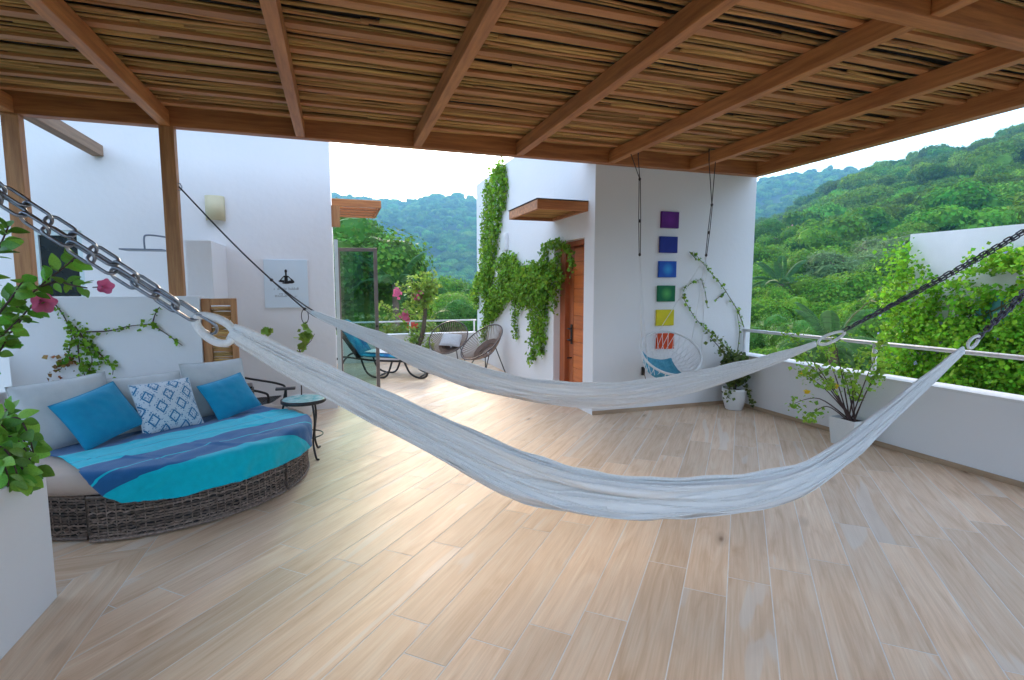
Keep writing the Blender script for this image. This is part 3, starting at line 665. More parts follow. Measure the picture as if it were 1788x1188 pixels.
# straight wicker back
Lb = 1.75; BK = -.20
mb = MB(); q = [dl(-Lb / 2, BK), dl(Lb / 2, BK), dl(Lb / 2, BK - .06), dl(-Lb / 2, BK - .06)]
mb.add([(p.x, p.y, .03) for p in q] + [(p.x, p.y, .64) for p in q], [(0, 1, 2, 3), (4, 5, 6, 7)] + [(i, (i + 1) % 4, 4 + (i + 1) % 4, 4 + i) for i in range(4)])
bk = rel(db, mb.obj('backrest', WICK_DK))
wv = weave(lambda s, o: dl(-Lb / 2 + s, BK + o), Lb, .64, 'w'); wv2 = weave(lambda s, o: dl(Lb / 2 - s, BK - .06 - o), Lb, .64, 'w'); wv.add(wv2.v, wv2.f)
wv.tube([tuple(dl(-Lb / 2, BK - .03, .03)), tuple(dl(-Lb / 2, BK - .03, .65)), tuple(dl(Lb / 2, BK - .03, .65)), tuple(dl(Lb / 2, BK - .03, .03))], .028, 8)
o = wv.obj('wicker_weave', WICK); o.parent = bk; o['kind'] = 'stuff'
# mattress
mb = MB(); prof = [(.0, .30), (.97, .30), (1.05, .315), (1.085, .35), (1.09, .395), (1.07, .43), (1.03, .445), (.6, .452), (0, .455)]; n = 48; a0, a1 = R(-10), R(190)
for r_, z in prof:
    for k in range(n + 1):
        a = a0 + (a1 - a0) * k / n; p = dl(r_ * math.cos(a), max(r_ * math.sin(a), -.19), z + .004 * noise.noise(Vector((r_ * 3, a * 3, 0)))); mb.v.append(tuple(p))
for i in range(len(prof) - 1):
    for k in range(n): a = i * (n + 1) + k; mb.f.append((a, a + 1, a + n + 2, a + n + 1))
mb.add([tuple(dl(-1.05, -.18, .30)), tuple(dl(1.05, -.18, .30)), tuple(dl(1.03, -.18, .44)), tuple(dl(-1.03, -.18, .44))], [(0, 1, 2, 3)])
rel(db, mb.obj('mattress', TAUPE, None, True))
# striped throw
mb = MB(); NT, NF = 130, 110; T0, T1, F0, F1 = -.80, .86, -.12, 1.40; uv = []; RM = 1.10
for j in range(NF + 1):
    for i in range(NT + 1):
        t = T0 + (T1 - T0) * i / NT; f = F0 + (F1 - F0) * j / NF
        t += .025 * math.sin(f * 5) - .05 * f * (1 if t > 0 else .35) * 0
        fe = f
        if t < -.35: fe = f if f < .85 else .85 + (f - .85) * (1 - .75 * min(1, (-.35 - t) / .45))   # the near corner is pulled up
        rho = math.hypot(t, max(fe, 0)); wr = .016 * noise.noise(Vector((t * 2.2 + fe * 3, fe * 1.2, 0))) + .030 * max(0, noise.noise(Vector((t * 1.4 + fe * 5.5, fe * .7 - t * 2, 3)))) ** 1 + .006 * noise.noise(Vector((t * 7, fe * 5, 1)))
        wr += .012 * max(0, 1 - abs(noise.noise(Vector((t * 1.5 - fe * 1.1, fe * 1.3 + t * .6, 11)))) / .07) * (fe > .1)
        z = .462 + abs(wr) + .004
        if rho > RM - .06:
            a = math.atan2(fe, t); ex = rho - (RM - .06); bend = .05
            if ex < bend * 1.57: rr_ = RM - .06 + bend * math.sin(ex / bend); z = .462 - bend * (1 - math.cos(ex / bend)) + abs(wr) + .004
            else: rr_ = RM - .01; z = .462 - bend - (ex - bend * 1.57) + .004
            rr_ += .014 + abs(wr) * .8 + .010 * max(0, math.sin(a * 17 + noise.noise(Vector((a * 3, 0, 0))) * 4)) * min(1, ex / .25)
            z = max(z, .26 + .03 * noise.noise(Vector((t * 3, 7, 0))))
            p = dl(rr_ * math.cos(a), rr_ * math.sin(a), z)
        else: p = dl(t, fe, z)
        mb.v.append(tuple(p)); uv.append(((f + .2) / 1.8, t))
for j in range(NF):
    for i in range(NT): a = j * (NT + 1) + i; mb.f.append((a, a + 1, a + NT + 2, a + NT + 1))
mb.uv = uv; S_ = lambda f: (f + .2) / 1.8
thr = mb.obj('throw_blanket', ramp_mat('striped_throw', [(0, NAVY), (S_(.22), TURQ), (S_(.425), NAVY), (S_(.432), TURQ), (S_(.60), NAVY), (S_(.79), TURQ), (S_(.80), NAVY), (S_(1.0), TURQ)]), None, True)
md = thr.modifiers.new('thick', 'SOLIDIFY'); md.thickness = .004; md.offset = 1
tag(thr, 'turquoise and navy striped throw spread over the daybed', 'blanket')
# cushions
def pillow(name, w_, h_, th, m, label, cat, base, face, lean, roll=0, seed=0, grp=None):
    """base: point the lower edge rests on; face: plan direction the front looks to; lean: backward lean"""
    N_ = 26; mb = MB(); uv = []
    def P(u, v, sd):
        e = (1 - abs(u) ** 2.6) * (1 - abs(v) ** 2.6); pin = 1 - .07 * (1 - (abs(u) * abs(v))) * 0
        x = u * w_ / 2 * (1 - .06 * (1 - v * v) * 0 - .05 * (1 - abs(v) ** 2) * abs(u)); y = v * h_ / 2 * (1 - .05 * (1 - abs(u) ** 2) * abs(v))
        n_ = noise.noise(Vector((u * 1.6, v * 1.6, seed * 3.3 + sd))) * .012 + noise.noise(Vector((u * 4 + v * 2, v * 3, seed * 5.1 + sd))) * .006
        return (x, sd * (th / 2 * max(e, 0) ** .55) + n_ * (max(e, 0) ** .5), y)
    for sd in (-1, 1):
        b0 = len(mb.v)
        for j in range(N_ + 1):
            for i in range(N_ + 1):
                u = -1 + 2 * i / N_; v = -1 + 2 * j / N_; mb.v.append(P(u, v, sd)); uv.append(((u + 1) / 2, (v + 1) / 2))
        for j in range(N_):
            for i in range(N_):
                a = b0 + j * (N_ + 1) + i; mb.f.append((a, a + 1, a + N_ + 2, a + N_ + 1) if sd < 0 else (a, a + N_ + 1, a + N_ + 2, a + 1))
    mb.uv = uv
    rim = [(-w_ / 2, 0, -h_ / 2)]
    o = mb.obj(name, m, None, True)
    seam = [P(math.cos(0), 0, 0)]
    k = 16; path = [P(-1 + 2 * i / k, -1, 0) for i in range(k)] + [P(1, -1 + 2 * i / k, 0) for i in range(k)] + [P(1 - 2 * i / k, 1, 0) for i in range(k)] + [P(-1, 1 - 2 * i / k, 0) for i in range(k)]
    pp = MB().tube(path, .004, 6, True).obj('piping', m, o, True)
    fx = Vector((face[0], face[1], 0)).normalized(); rz = math.atan2(fx.y, fx.x) + math.pi / 2
    hh = h_ / 2 * abs(math.cos(roll)) + w_ / 2 * abs(math.sin(roll))
    o.matrix_basis = Matrix.Translation(Vector(base)) @ Matrix.Rotation(rz, 4, 'Z') @ Matrix.Rotation(-lean, 4, 'X') @ Matrix.Translation((0, 0, hh)) @ Matrix.Rotation(roll, 4, 'Y')
    return tag(o, label, cat, grp)
FD = (DF.x, DF.y)
pillow('back_cushion', .58, .50, .17, GREYC, 'pale grey back cushion behind the blue one nearest the planter', 'cushion', dl(-.60, -.02, .455), FD, R(20), R(-3), 1, 'pale grey back cushions')
pillow('back_cushion', .58, .46, .17, GREYC, 'pale grey back cushion behind the patterned one, in the middle of the daybed', 'cushion', dl(-.08, -.04, .455), FD, R(20), R(1), 2, 'pale grey back cushions')
pillow('back_cushion', .56, .50, .17, GREYC, 'pale grey back cushion at the gate end of the daybed', 'cushion', dl(.50, -.06, .455), FD, R(18), R(1), 3, 'pale grey back cushions')
pillow('blue_cushion', .46, .40, .13, BLUE, 'plain blue cushion tilted on its corner towards the planter end of the daybed', 'cushion', dl(-.44, .17, .46), (DF.x + .15, DF.y), R(34), R(-15), 4, 'blue cushions')
pillow('blue_cushion', .44, .36, .13, BLUE, 'plain blue cushion at the gate end of the daybed', 'cushion', dl(.52, .16, .462), (DF.x + .1, DF.y), R(34), R(-9), 5, 'blue cushions')
def diamond_mat():
    m = bpy.data.materials.new('diamond_print'); m.use_nodes = True; t = m.node_tree; N = t.nodes; Lk = t.links.new; b = N['Principled BSDF']; b.inputs['Roughness'].default_value = .9; b.inputs['Specular IOR Level'].default_value = .15
    uv = N.new('ShaderNodeUVMap'); s = N.new('ShaderNodeSeparateXYZ'); Lk(uv.outputs[0], s.inputs[0])
    def M(op, a, b_=None):
        x = N.new('ShaderNodeMath'); x.operation = op
        for i, q in enumerate((a, b_)):
            if q is None: continue
            if hasattr(q, 'links'): Lk(q, x.inputs[i])
            else: x.inputs[i].default_value = q
        return x.outputs[0]
    def tri(x, per): return M('ABSOLUTE', M('SUBTRACT', M('FRACT', M('MULTIPLY', x, per)), .5))
    d = M('ADD', tri(s.outputs[0], 3.0), tri(s.outputs[1], 2.2))            # 0..1, diamonds
    ring = M('FRACT', M('MULTIPLY', d, 2.0)); line = M('LESS_THAN', M('ABSOLUTE', M('SUBTRACT', ring, .5)), .09)
    core = M('LESS_THAN', M('ABSOLUTE', M('SUBTRACT', M('FRACT', M('MULTIPLY', d, 4.0)), .5)), .26)
    vo = N.new('ShaderNodeTexVoronoi'); vo.inputs['Scale'].default_value = 34; Lk(uv.outputs[0], vo.inputs['Vector'])
    speck = M('LESS_THAN', vo.outputs['Distance'], .36)
    pat = M('MAXIMUM', line, M('MULTIPLY', core, speck))
    mx = N.new('ShaderNodeMix'); mx.data_type = 'RGBA'; mx.inputs[6].default_value = (.60, .66, .70, 1); mx.inputs[7].default_value = (.045, .20, .36, 1); Lk(pat, mx.inputs[0]); Lk(mx.outputs[2], b.inputs['Base Color'])
    bp = N.new('ShaderNodeBump'); bp.inputs['Strength'].default_value = .4; bp.inputs['Distance'].default_value = .004; Lk(pat, bp.inputs['Height']); bp.invert = True; Lk(bp.outputs[0], b.inputs['Normal'])
    return m
pillow('patterned_cushion', .45, .43, .15, diamond_mat(), 'blue and white diamond patterned cushion in the middle of the daybed', 'cushion', dl(.0, .13, .46), FD, R(28), R(0), 6)

# ------------------------------------------------------------------ hammocks
def hammock_mat():
    m = bpy.data.materials.new('hammock_cotton'); m.use_nodes = True; t = m.node_tree; N = t.nodes; Lk = t.links.new; b = N['Principled BSDF']; b.inputs['Roughness'].default_value = .95; b.inputs['Specular IOR Level'].default_value = .1; b.inputs['Sheen Weight'].default_value = .3
    uv = N.new('ShaderNodeUVMap')
    def nz(st, det=4):
        mp = N.new('ShaderNodeMapping'); mp.inputs['Scale'].default_value = st; Lk(uv.outputs[0], mp.inputs[0]); n = N.new('ShaderNodeTexNoise'); n.inputs['Scale'].default_value = 1; n.inputs['Detail'].default_value = det; Lk(mp.outputs[0], n.inputs['Vector']); return n.outputs['Fac']
    r = N.new('ShaderNodeValToRGB'); e = r.color_ramp.elements; e[0].position, e[0].color = .30, (.74, .74, .74, 1); e[1].position, e[1].color = .62, (.93, .92, .91, 1)
    Lk(nz((3, 90, 1)), r.inputs[0]); Lk(r.outputs[0], b.inputs['Base Color'])
    bp = N.new('ShaderNodeBump'); bp.inputs['Strength'].default_value = .8; bp.inputs['Distance'].default_value = .006; Lk(nz((9, 130, 1), 3), bp.inputs['Height'])
    b2 = N.new('ShaderNodeBump'); b2.inputs['Strength'].default_value = .5; b2.inputs['Distance'].default_value = .004; Lk(nz((420, 150, 1), 2), b2.inputs['Height']); Lk(bp.outputs[0], b2.inputs['Normal']); Lk(b2.outputs[0], b.inputs['Normal'])
    tr = N.new('ShaderNodeBsdfTranslucent'); tr.inputs[0].default_value = (.8, .78, .74, 1); ms = N.new('ShaderNodeMixShader'); ms.inputs[0].default_value = .2; Lk(b.outputs[0], ms.inputs[1]); Lk(tr.outputs[0], ms.inputs[2]); Lk(ms.outputs[0], N['Material Output'].inputs['Surface'])
    return m
HAM = hammock_mat()
def hammock(label, path, width, seed, gap):
    """path: centre line points; width(s) hanging height of the folded cloth"""
    P = smooth_path(path, 120); n = len(P); root = thing('hammock', label, 'hammock', tuple(P[n // 2]))
    d0 = (P[-1] - P[0]); d0.z = 0; d0.normalize(); side = Vector((-d0.y, d0.x, 0))
    K = 64; mb = MB(); uv = []
    ln = [0]
    for i in range(1, n): ln.append(ln[-1] + (P[i] - P[i - 1]).length)
    for i in range(n):
        s = ln[i] / ln[-1]; w_ = width(s); gp = gap(s)
        tg = (P[min(i + 1, n - 1)] - P[max(i - 1, 0)]).normalized(); up = (Vector((0, 0, 1)) - tg * tg.z).normalized()
        for k in range(K + 1):
            v = k / K; fr = sd = 0
            # profile: back edge high, down round the bottom, up the front edge, with gathered folds
            ang = math.pi * (v * 1.24 - .12)
            a = -math.cos(ang) * gp * (1.0 if v < .5 else .92); b = -abs(math.sin(max(0, min(math.pi, ang)))) ** .8 * w_ * .5
            b += w_ * .5 * (1 - .12 * (v > .5))
            if v < .1: b += (0.1 - v) * w_ * 1.2
            if v > .9: b += (v - .9) * w_ * .8 - 0
            b -= max(0, v - .5) * w_ * .7
            fl = noise.noise(Vector((s * 3.0, v * 7, seed))) * .55 + (.5 - 1.6 * abs(noise.noise(Vector((s * 3.5, v * 12, seed + 9))))) * .55 + noise.noise(Vector((s * 9, v * 34, seed + 3))) * .25
            amp = (.30 * w_ * min(1, 4 * s, 4 * (1 - s)) + .004)
            nr = (side * (-math.cos(ang)) + up * (-math.sin(ang)))
            mb.v.append(tuple(P[i] + side * a + up * b + nr * fl * amp)); uv.append((s * 4, v * .5 + seed))
    for i in range(n - 1):
        for k in range(K): a = i * (K + 1) + k; mb.f.append((a, a + 1, a + K + 2, a + K + 1))
    mb.uv = uv
    o = mb.obj('hammock_cloth', HAM, None, True); md = o.modifiers.new('thick', 'SOLIDIFY'); md.thickness = .006
    rel(root, o)
    for e, (v, off) in enumerate(((0, 0), (K, 0))):    # braided edge cords
        pts = [Vector(mb.v[i * (K + 1) + v]) + Vector((0, 0, .004 * math.sin(i * .7))) for i in range(0, n, 2)]
        rel(root, MB().tube(pts, .008, 6).obj('edge_cord', ROPE_W, None, True))
    cm = MB()
    for k in range(1, K, 2):      # the single cotton cords of the weave standing proud of the cloth
        pts = []
        for i in range(0, n, 2):
            kk = min(K - .001, max(0, k + 1.6 * noise.noise(Vector((i * .05, k * 3.3, seed))))); k0_ = int(kk); fr_ = kk - k0_
            a_, b_ = Vector(mb.v[i * (K + 1) + k0_]), Vector(mb.v[i * (K + 1) + min(K, k0_ + 1)]); c_ = a_.lerp(b_, fr_); pts.append(tuple(c_ + (c_ - P[i]).normalized() * .003))
        cm.tube(pts, .0042, 4)
    tag(rel(root, cm.obj('cords', ROPE_W, None, True)), kind='stuff')
    g = np.random.default_rng(seed)
    for q in range(7):                                       # loose lengths of gathered cord lying in the trough
        a, b = sorted(g.uniform(.04, .96, 2)); 
        if b - a < .35: a = max(.03, a - .25); b = min(.97, b + .25)
        k0, k1 = g.integers(4, K - 4, 2); pts = []
        for i in range(int(a * n), int(b * n), 3):
            t = (i / n - a) / (b - a); k = int(k0 + (k1 - k0) * t); c = Vector(mb.v[i * (K + 1) + k]); pts.append(c + (P[i] - c) * .10 + Vector((0, 0, .012)))
        if len(pts) > 4: rel(root, MB().tube([tuple(p) for p in smooth_path(pts, 60)], .009, 6, flat=.7).obj('fold_cord', ROPE_W, None, True))
    return root, P
H1 = [on(x, y, 1, 2.1) for x, y in ((398, 586), (500, 646), (600, 700), (720, 764), (850, 830), (930, 861), (1010, 882), (1110, 893), (1200, 890), (1300, 878), (1400, 850), (1480, 798), (1550, 735), (1620, 672), (1680, 617))]
h1, P1 = hammock('white cotton hammock hanging lowest over the floor, on heavy chains beside the daybed', H1, lambda s: .07 + .225 * math.sin(math.pi * min(1, max(0, s))) ** .8, 2, lambda s: .018 + .048 * math.sin(math.pi * s) ** .9)
A2p, B2p = np.array([-1.43, 5.7]), np.array([5.2, 2.1]); nn = np.array([-(B2p - A2p)[1], (B2p - A2p)[0], 0])
def onp(x, y): d = ray(x, y); t = (nn[:2] @ A2p) / (nn @ d); return np.array([0, 0, CAM_H]) + t * d
H2 = [onp(x, y) for x, y in ((545, 548), (600, 574), (660, 600), (740, 637), (820, 668), (910, 694), (1000, 704), (1090, 701), (1180, 684), (1270, 660), (1350, 634), (1425, 603))]
h2, P2 = hammock('white cotton hammock slung from the house post in front of the wooden door', H2, lambda s: .04 + .25 * math.sin(math.pi * s) ** .85, 5, lambda s: .015 + .045 * math.sin(math.pi * s))
def eye(root, c, ax, L_, W_, r_):     # whipped eye loop at a hammock end
    ax = Vector(ax).normalized(); up = Vector((0, 0, 1)); up = (up - ax * up.dot(ax)).normalized(); c = Vector(c)
    pts = [c + ax * (L_ * .5 * math.cos(t)) + up * (W_ * .5 * math.sin(t) * (1 - .25 * math.cos(t) * 1)) for t in [2 * math.pi * k / 28 for k in range(28)]]
    rel(root, MB().tube([tuple(p) for p in pts], [r_ * (1.0 + .25 * abs(math.sin(2 * math.pi * k / 28))) for k in range(28)], 10, True).obj('eye_loop', ROPE_W, None, True))
e1 = on(374, 574, 1, 2.1); eye(h1, e1, P1[0] - P1[3], .14, .075, .012)
e1r = on(1700, 597, 1, 2.1); eye(h1, e1r, P1[-1] - P1[-4], .11, .05, .008)
e2r = onp(1452, 590); eye(h2, e2r, P2[-1] - P2[-4], .20, .06, .009)
# chains
def link_mesh(L_, W_, r_):
    pts = []
    for k in range(24):
        t = 2 * math.pi * k / 24; x = (L_ / 2 - W_ / 2) * (1 if math.cos(t) > 0 else -1) + W_ / 2 * math.cos(t); pts.append((x, W_ / 2 * math.sin(t), 0))
    return MB().tube(pts, r_, 8, True).mesh('link', True)
def chain(label, a, b, L_, W_, r_, m, sag=.01, offs=((0, 0),), group=None):
    a, b = Vector(a), Vector(b); root = thing('chain', label, 'chain', tuple(a), group=group); me = link_mesh(L_, W_, r_); me.materials.append(m)
    for oi, (o0, o1) in enumerate(offs):
        n = int((b - a).length / (L_ - 2 * r_ * 1.15)) + 1; d = (b - a).normalized(); pv = None
        for i in range(n):
            t = (i + .5) / n; p = a + (b - a) * t + Vector((0, 0, -sag * math.sin(math.pi * t))) + Vector((0, o0 * math.sin(math.pi * min(1, t * 1.05)), o1 * math.sin(math.pi * min(1, t * 1.05)) - .006 * (i % 2)))
            o = link('link', me, None, root); q = d.to_track_quat('X', 'Z').to_matrix().to_4x4()
            o.matrix_basis = Matrix.Translation(p) @ q @ Matrix.Rotation(R(35 + 90 * (i % 2) + 10 * math.sin(i * 2.1 + oi)), 4, 'X'); o.parent = root; o.matrix_parent_inverse = Matrix.Translation(-a)
    return root
LP = Vector((-1.45, 2.10, 2.272)); RP = Vector((5.22, 2.10, 2.42))
chain('doubled heavy steel chain holding the hammock eye beside the daybed', LP, e1 + np.array([.0, 0, .0]), .088, .046, .0055, STEEL, .015, ((.012, .018), (-.012, -.018)))
chain('dark doubled chain from the eye of the lowest hammock to the parapet post', on(1708, 590, 1, 2.1), (5.22, 2.10, 2.41), .05, .022, .0045, CHAIN_DK, .02, ((.01, .008), (-.01, -.008)))
chain('dark single chain from the end of the hammock slung past the wooden door', onp(1473, 577), (5.22, 2.12, 2.46), .055, .024, .0048, CHAIN_DK, .03, ((.006, .006), (-.006, -.006)))
# rope from the house post to the far hammock
ra = Vector((-1.36, 5.69, 2.53)); rb = Vector(onp(532, 540))
rp_ = thing('rope', 'thin dark rope tied from the post hook to the far hammock', 'rope', tuple(ra))
mid = ra + (rb - ra) * .5 + Vector((0, 0, -.04))
rel(rp_, MB().tube([tuple(p) for p in smooth_path([ra, mid, rb, Vector(P2[4])], 24)], .007, 6).obj('cord', ROPE_DK, None, True))
q1 = ra + (rb - ra) * .74 + Vector((0, 0, -.03)); rel(rp_, MB().tube([tuple(p) for p in smooth_path([q1, q1 + (rb - ra) * .12 + Vector((0, 0, .025)), rb + Vector((.02, 0, .02)), Vector(P2[6]) + Vector((0, 0, .02))], 20)], .006, 6).obj('cord', ROPE_DK, None, True))
rel(rp_, MB().tube([tuple(rb + Vector((.03 * math.sin(t) * (1 - .0 * t), 0, -.065 + .065 * math.cos(t)))) for t in [2 * math.pi * k / 16 for k in range(16)]], .004, 5, True).obj('loop', ROPE_DK, None, True))
rel(rp_, MB().tube([(-1.37, 5.70, 2.50), (-1.345, 5.69, 2.50), (-1.335, 5.69, 2.53), (-1.35, 5.69, 2.56), (-1.37, 5.70, 2.56)], .005, 6).obj('hook', STEEL, None, True))
for q in (rb, q1): rel(rp_, MB().lathe([(.006, -.014), (.014, -.008), (.015, .006), (.006, .014)], tuple(q), 10).obj('knot', ROPE_DK, None, True))
for k in range(9):     # white end cords fanning into the cloth
    c = rb + Vector((0, 0, 0)); e = Vector(P2[7]) + Vector((0, .012 * math.sin(k * 2.4), .016 * math.cos(k * 1.7)))
    rel(h2, MB().tube([tuple(p) for p in smooth_path([c, c + (e - c) * .5 + Vector((0, .01 * math.sin(k * 2.4), .012 * math.cos(k * 1.7))), e], 8)], .0045, 5).obj('end_cord', ROPE_W, None, True))
# ------------------------------------------------------------------ furniture beside the daybed
def circle(c, r_, n=28, z=0): return [(c[0] + r_ * math.cos(2 * math.pi * k / n), c[1] + r_ * math.sin(2 * math.pi * k / n), z) for k in range(n)]
st = thing('side_table', 'round side table with a turquoise mosaic top on curved iron legs', 'table', (-.335, 5.27, 0))
MOSA = mat('turquoise_mosaic', (.10, .42, .42), (.52, .68, .66), scale=16, rough=.2, detail=2)
MB().lathe([(.19, 0), (.19, .012), (.185, .016)], (0, 0, .535), 40).obj('table_top', MOSA, st)
MB().lathe([(.196, -.02), (.202, -.015), (.202, .014), (.192, .014)], (0, 0, .535), 40).obj('rim', METAL_DK, st, True)
for k in range(3):
    a = R(-60 + 120 * k); c, s = math.cos(a), math.sin(a)
    MB().tube([tuple(p) for p in smooth_path([Vector((c * .17, s * .17, .52)), Vector((c * .20, s * .20, .36)), Vector((c * .16, s * .16, .16)), Vector((c * .20, s * .20, .02)), Vector((c * .25, s * .25, .008))], 24)], .0095, 8).obj('leg', METAL_DK, st, True)
MB().tube([tuple(p) for p in circle((0, 0), .165, 24, .2)], .006, 6, True).obj('ring', METAL_DK, st, True)
tr = MB().box((-.60, 5.48, .60), (-.42, 5.55, .622)).obj('wooden_tray', mat('dark_tray', (.05, .035, .035), (.07, .05, .045), rough=.5), None, bevel=.004)
tr.location = (0, 0, 0); tag(tr, 'narrow dark wooden tray on a stand behind the mosaic table', 'tray')
MB().tube([(-.51, 5.515, 0), (-.51, 5.515, .60)], .012, 8).obj('stem', METAL_DK, tr, True); MB().lathe([(.09, 0), (.09, .012), (.02, .02)], (-.51, 5.515, 0), 20).obj('foot', METAL_DK, tr, True)
# rocking chair behind the daybed
rc = thing('rocking_chair', 'black woven rocking chair behind the gate end of the daybed', 'chair', (-.98, 6.3, 0), R(75))
for s in (-1, 1):
    x = .24 * s
    MB().tube([(x + (0 if 1 else 0), p[0], p[1]) for p in ()] or [tuple(p) for p in smooth_path([Vector((x, .35, .62)), Vector((x, .05, .56)), Vector((x, -.26, .50)), Vector((x, -.33, .44)), Vector((x, -.30, .25)), Vector((x, -.34, .05)), Vector((x, -.1, .018)), Vector((x, .25, .03)), Vector((x, .45, .10))], 48)], .013, 8).obj('side_frame', METAL_DK, rc, True)
    MB().tube([(x, .12, .02), (x, .10, .34)], .012, 8).obj('leg', METAL_DK, rc, True)
def strap_sheet(name, p0, p1, wdt, n, root):
    mb = MB(); p0, p1 = Vector(p0), Vector(p1)
    for k in range(n + 1): c = p0 + (p1 - p0) * (k / n); mb.tube([tuple(c + Vector((-wdt / 2, 0, 0))), tuple(c + Vector((-.0, 0, -.012))), tuple(c + Vector((wdt / 2, 0, 0)))], .006, 5)
    for k in range(13):
        x = -wdt / 2 + wdt * k / 12; mb.tube([tuple(p0 + Vector((x, 0, -.012 * (1 - (2 * x / wdt) ** 2)))), tuple(p1 + Vector((x, 0, -.012 * (1 - (2 * x / wdt) ** 2))))], .006, 5)
    return mb.obj(name, METAL_DK, root, True)
strap_sheet('seat', (0, -.28, .36), (0, .18, .32), .48, 18, rc); strap_sheet('backrest', (0, .18, .33), (0, .42, .85), .48, 20, rc)

# ------------------------------------------------------------------ things on the house wall
wl = thing('wall_lamp', 'cream half round wall lamp on the house wall above the pier', 'lamp', (-1.36, 7.23, 2.4))
mb = MB(); n = 14; h = .29
for z in (-.0, h):
    for k in range(n + 1): a = math.pi * k / n; mb.v.append((-.105 * math.cos(a), -.095 * math.sin(a) ** .8, z))
for k in range(n): mb.f.append((k, k + 1, n + 2 + k, n + 1 + k))
mb.obj('shade', mat('cream_shade', (.62, .56, .36), (.55, .49, .31), scale=6, rough=.6), wl, True).modifiers.new('s', 'SOLIDIFY').thickness = .006
MB().box((-.095, -.012, .01), (.095, 0, h - .01)).obj('back_plate', WHITE_PAINT, wl)
sg = thing('wall_sign', 'square pale blue sign with a small black sitting figure and two lines of lettering', 'sign', (-.605, 7.23, 1.345))
MB().box((-.255, -.02, 0), (.255, -.001, .605)).obj('panel', mat('pale_blue_panel', (.66, .75, .80), (.64, .73, .78), rough=.6), sg, bevel=.003)
INK = mat('black_ink', (.015, .013, .015), rough=.7)
def flat(name, polys, root, y=-.0225):
    mb = MB()
    for q in polys: mb.add([(x, y, z) for x, z in q], [tuple(range(len(q)))])
    return mb.obj(name, INK, root)
el = lambda cx, cz, rx, rz: [(cx + rx * math.cos(2 * math.pi * k / 18), cz + rz * math.sin(2 * math.pi * k / 18)) for k in range(18)]
flat('figure', [el(.0, .46, .016, .022), el(.0, .425, .011, .03), el(.0, .392, .034, .014), el(.0, .352, .021, .05), [(-.033, .395), (-.022, .395), (-.066, .335), (-.085, .335)], [(.022, .395), (.033, .395), (.085, .335), (.066, .335)], el(-.05, .335, .04, .014), el(.055, .325, .042, .02), el(.0, .312, .05, .012), [(.05, .36), (.06, .37), (.095, .335), (.08, .328)]], sg)
g = np.random.default_rng(5); marks = []
for z, x0, x1, hh in ((.225, -.145, .145, .032), (.165, -.085, .02, .03), (.135, -.135, .115, .026)):
    x = x0
    while x < x1:
        w_ = g.uniform(.005, .014); h_ = hh * g.choice([.5, .55, 1.0]); 
        if g.uniform() > .14:
            marks.append([(x, z), (x + .004, z), (x + .004, z + h_), (x, z + h_)])
            if w_ > .008: marks.append([(x + .003, z + hh * .42), (x + w_, z + hh * .46), (x + w_, z + hh * .52), (x + .003, z + hh * .50)])
        x += w_ + .004
flat('lettering', marks, sg, -.0215)
sw = thing('shower_head', 'wide flat grey rain shower head on a bent arm from the house wall', 'shower', (-2.1, 7.23, 2.0))
GREY_M = mat('brushed_steel', (.22, .24, .29), (.17, .19, .23), scale=40, rough=.35, metal=.7)
hp = on(253, 437, 1, 6.75) - np.array([-2.1, 7.23, 2.0])
MB().box((-.2, -.13, -.008), (.2, .13, .008)).obj('rain_plate', GREY_M, sw, bevel=.004).location = tuple(hp)
MB().tube([tuple(p) for p in smooth_path([Vector((hp[0] + .18, -.002, hp[2] + .16)), Vector((hp[0] + .12, -.2, hp[2] + .17)), Vector((hp[0] + .03, hp[1] + .03, hp[2] + .165)), Vector((hp[0], hp[1], hp[2] + .13)), Vector((hp[0], hp[1], hp[2]))], 24)], .010, 8).obj('arm', GREY_M, sw, True)
MB().lathe([(.03, 0), (.03, .01)], (0, 0, 0), 16).obj('flange', GREY_M, sw).matrix_basis = Matrix.Translation((hp[0] + .18, -.002, hp[2] + .16)) @ Matrix.Rotation(R(90), 4, 'X')
wl2 = thing('wall_light', 'small white oblong wall light beside the vine on the stair house', 'lamp', tuple(on(885, 437, 0, 3.0)))
MB().box((-.07, -.09, 0), (0, .09, .30)).obj('housing', WHITE_PAINT, wl2, bevel=.01)
MB().box((-.075, -.07, .03), (-.068, .07, .27)).obj('diffuser', mat('frosted', (.7, .7, .68), rough=.3), wl2, bevel=.002)
so = thing('wall_socket', 'small dark socket box low on the white wall behind the hanging chair', 'socket', tuple(on(1122, 648, 1, 5.82)))
MB().box((-.02, -.025, -.055), (.02, 0, .055)).obj('box', METAL_DK, so, bevel=.004); MB().tube([(0, -.03, -.02), (.02, -.035, -.08), (.05, -.03, -.2), (.06, -.03, -.35)], .005, 6).obj('cable', mat('brown_cable', (.2, .15, .08), rough=.6), so, True)
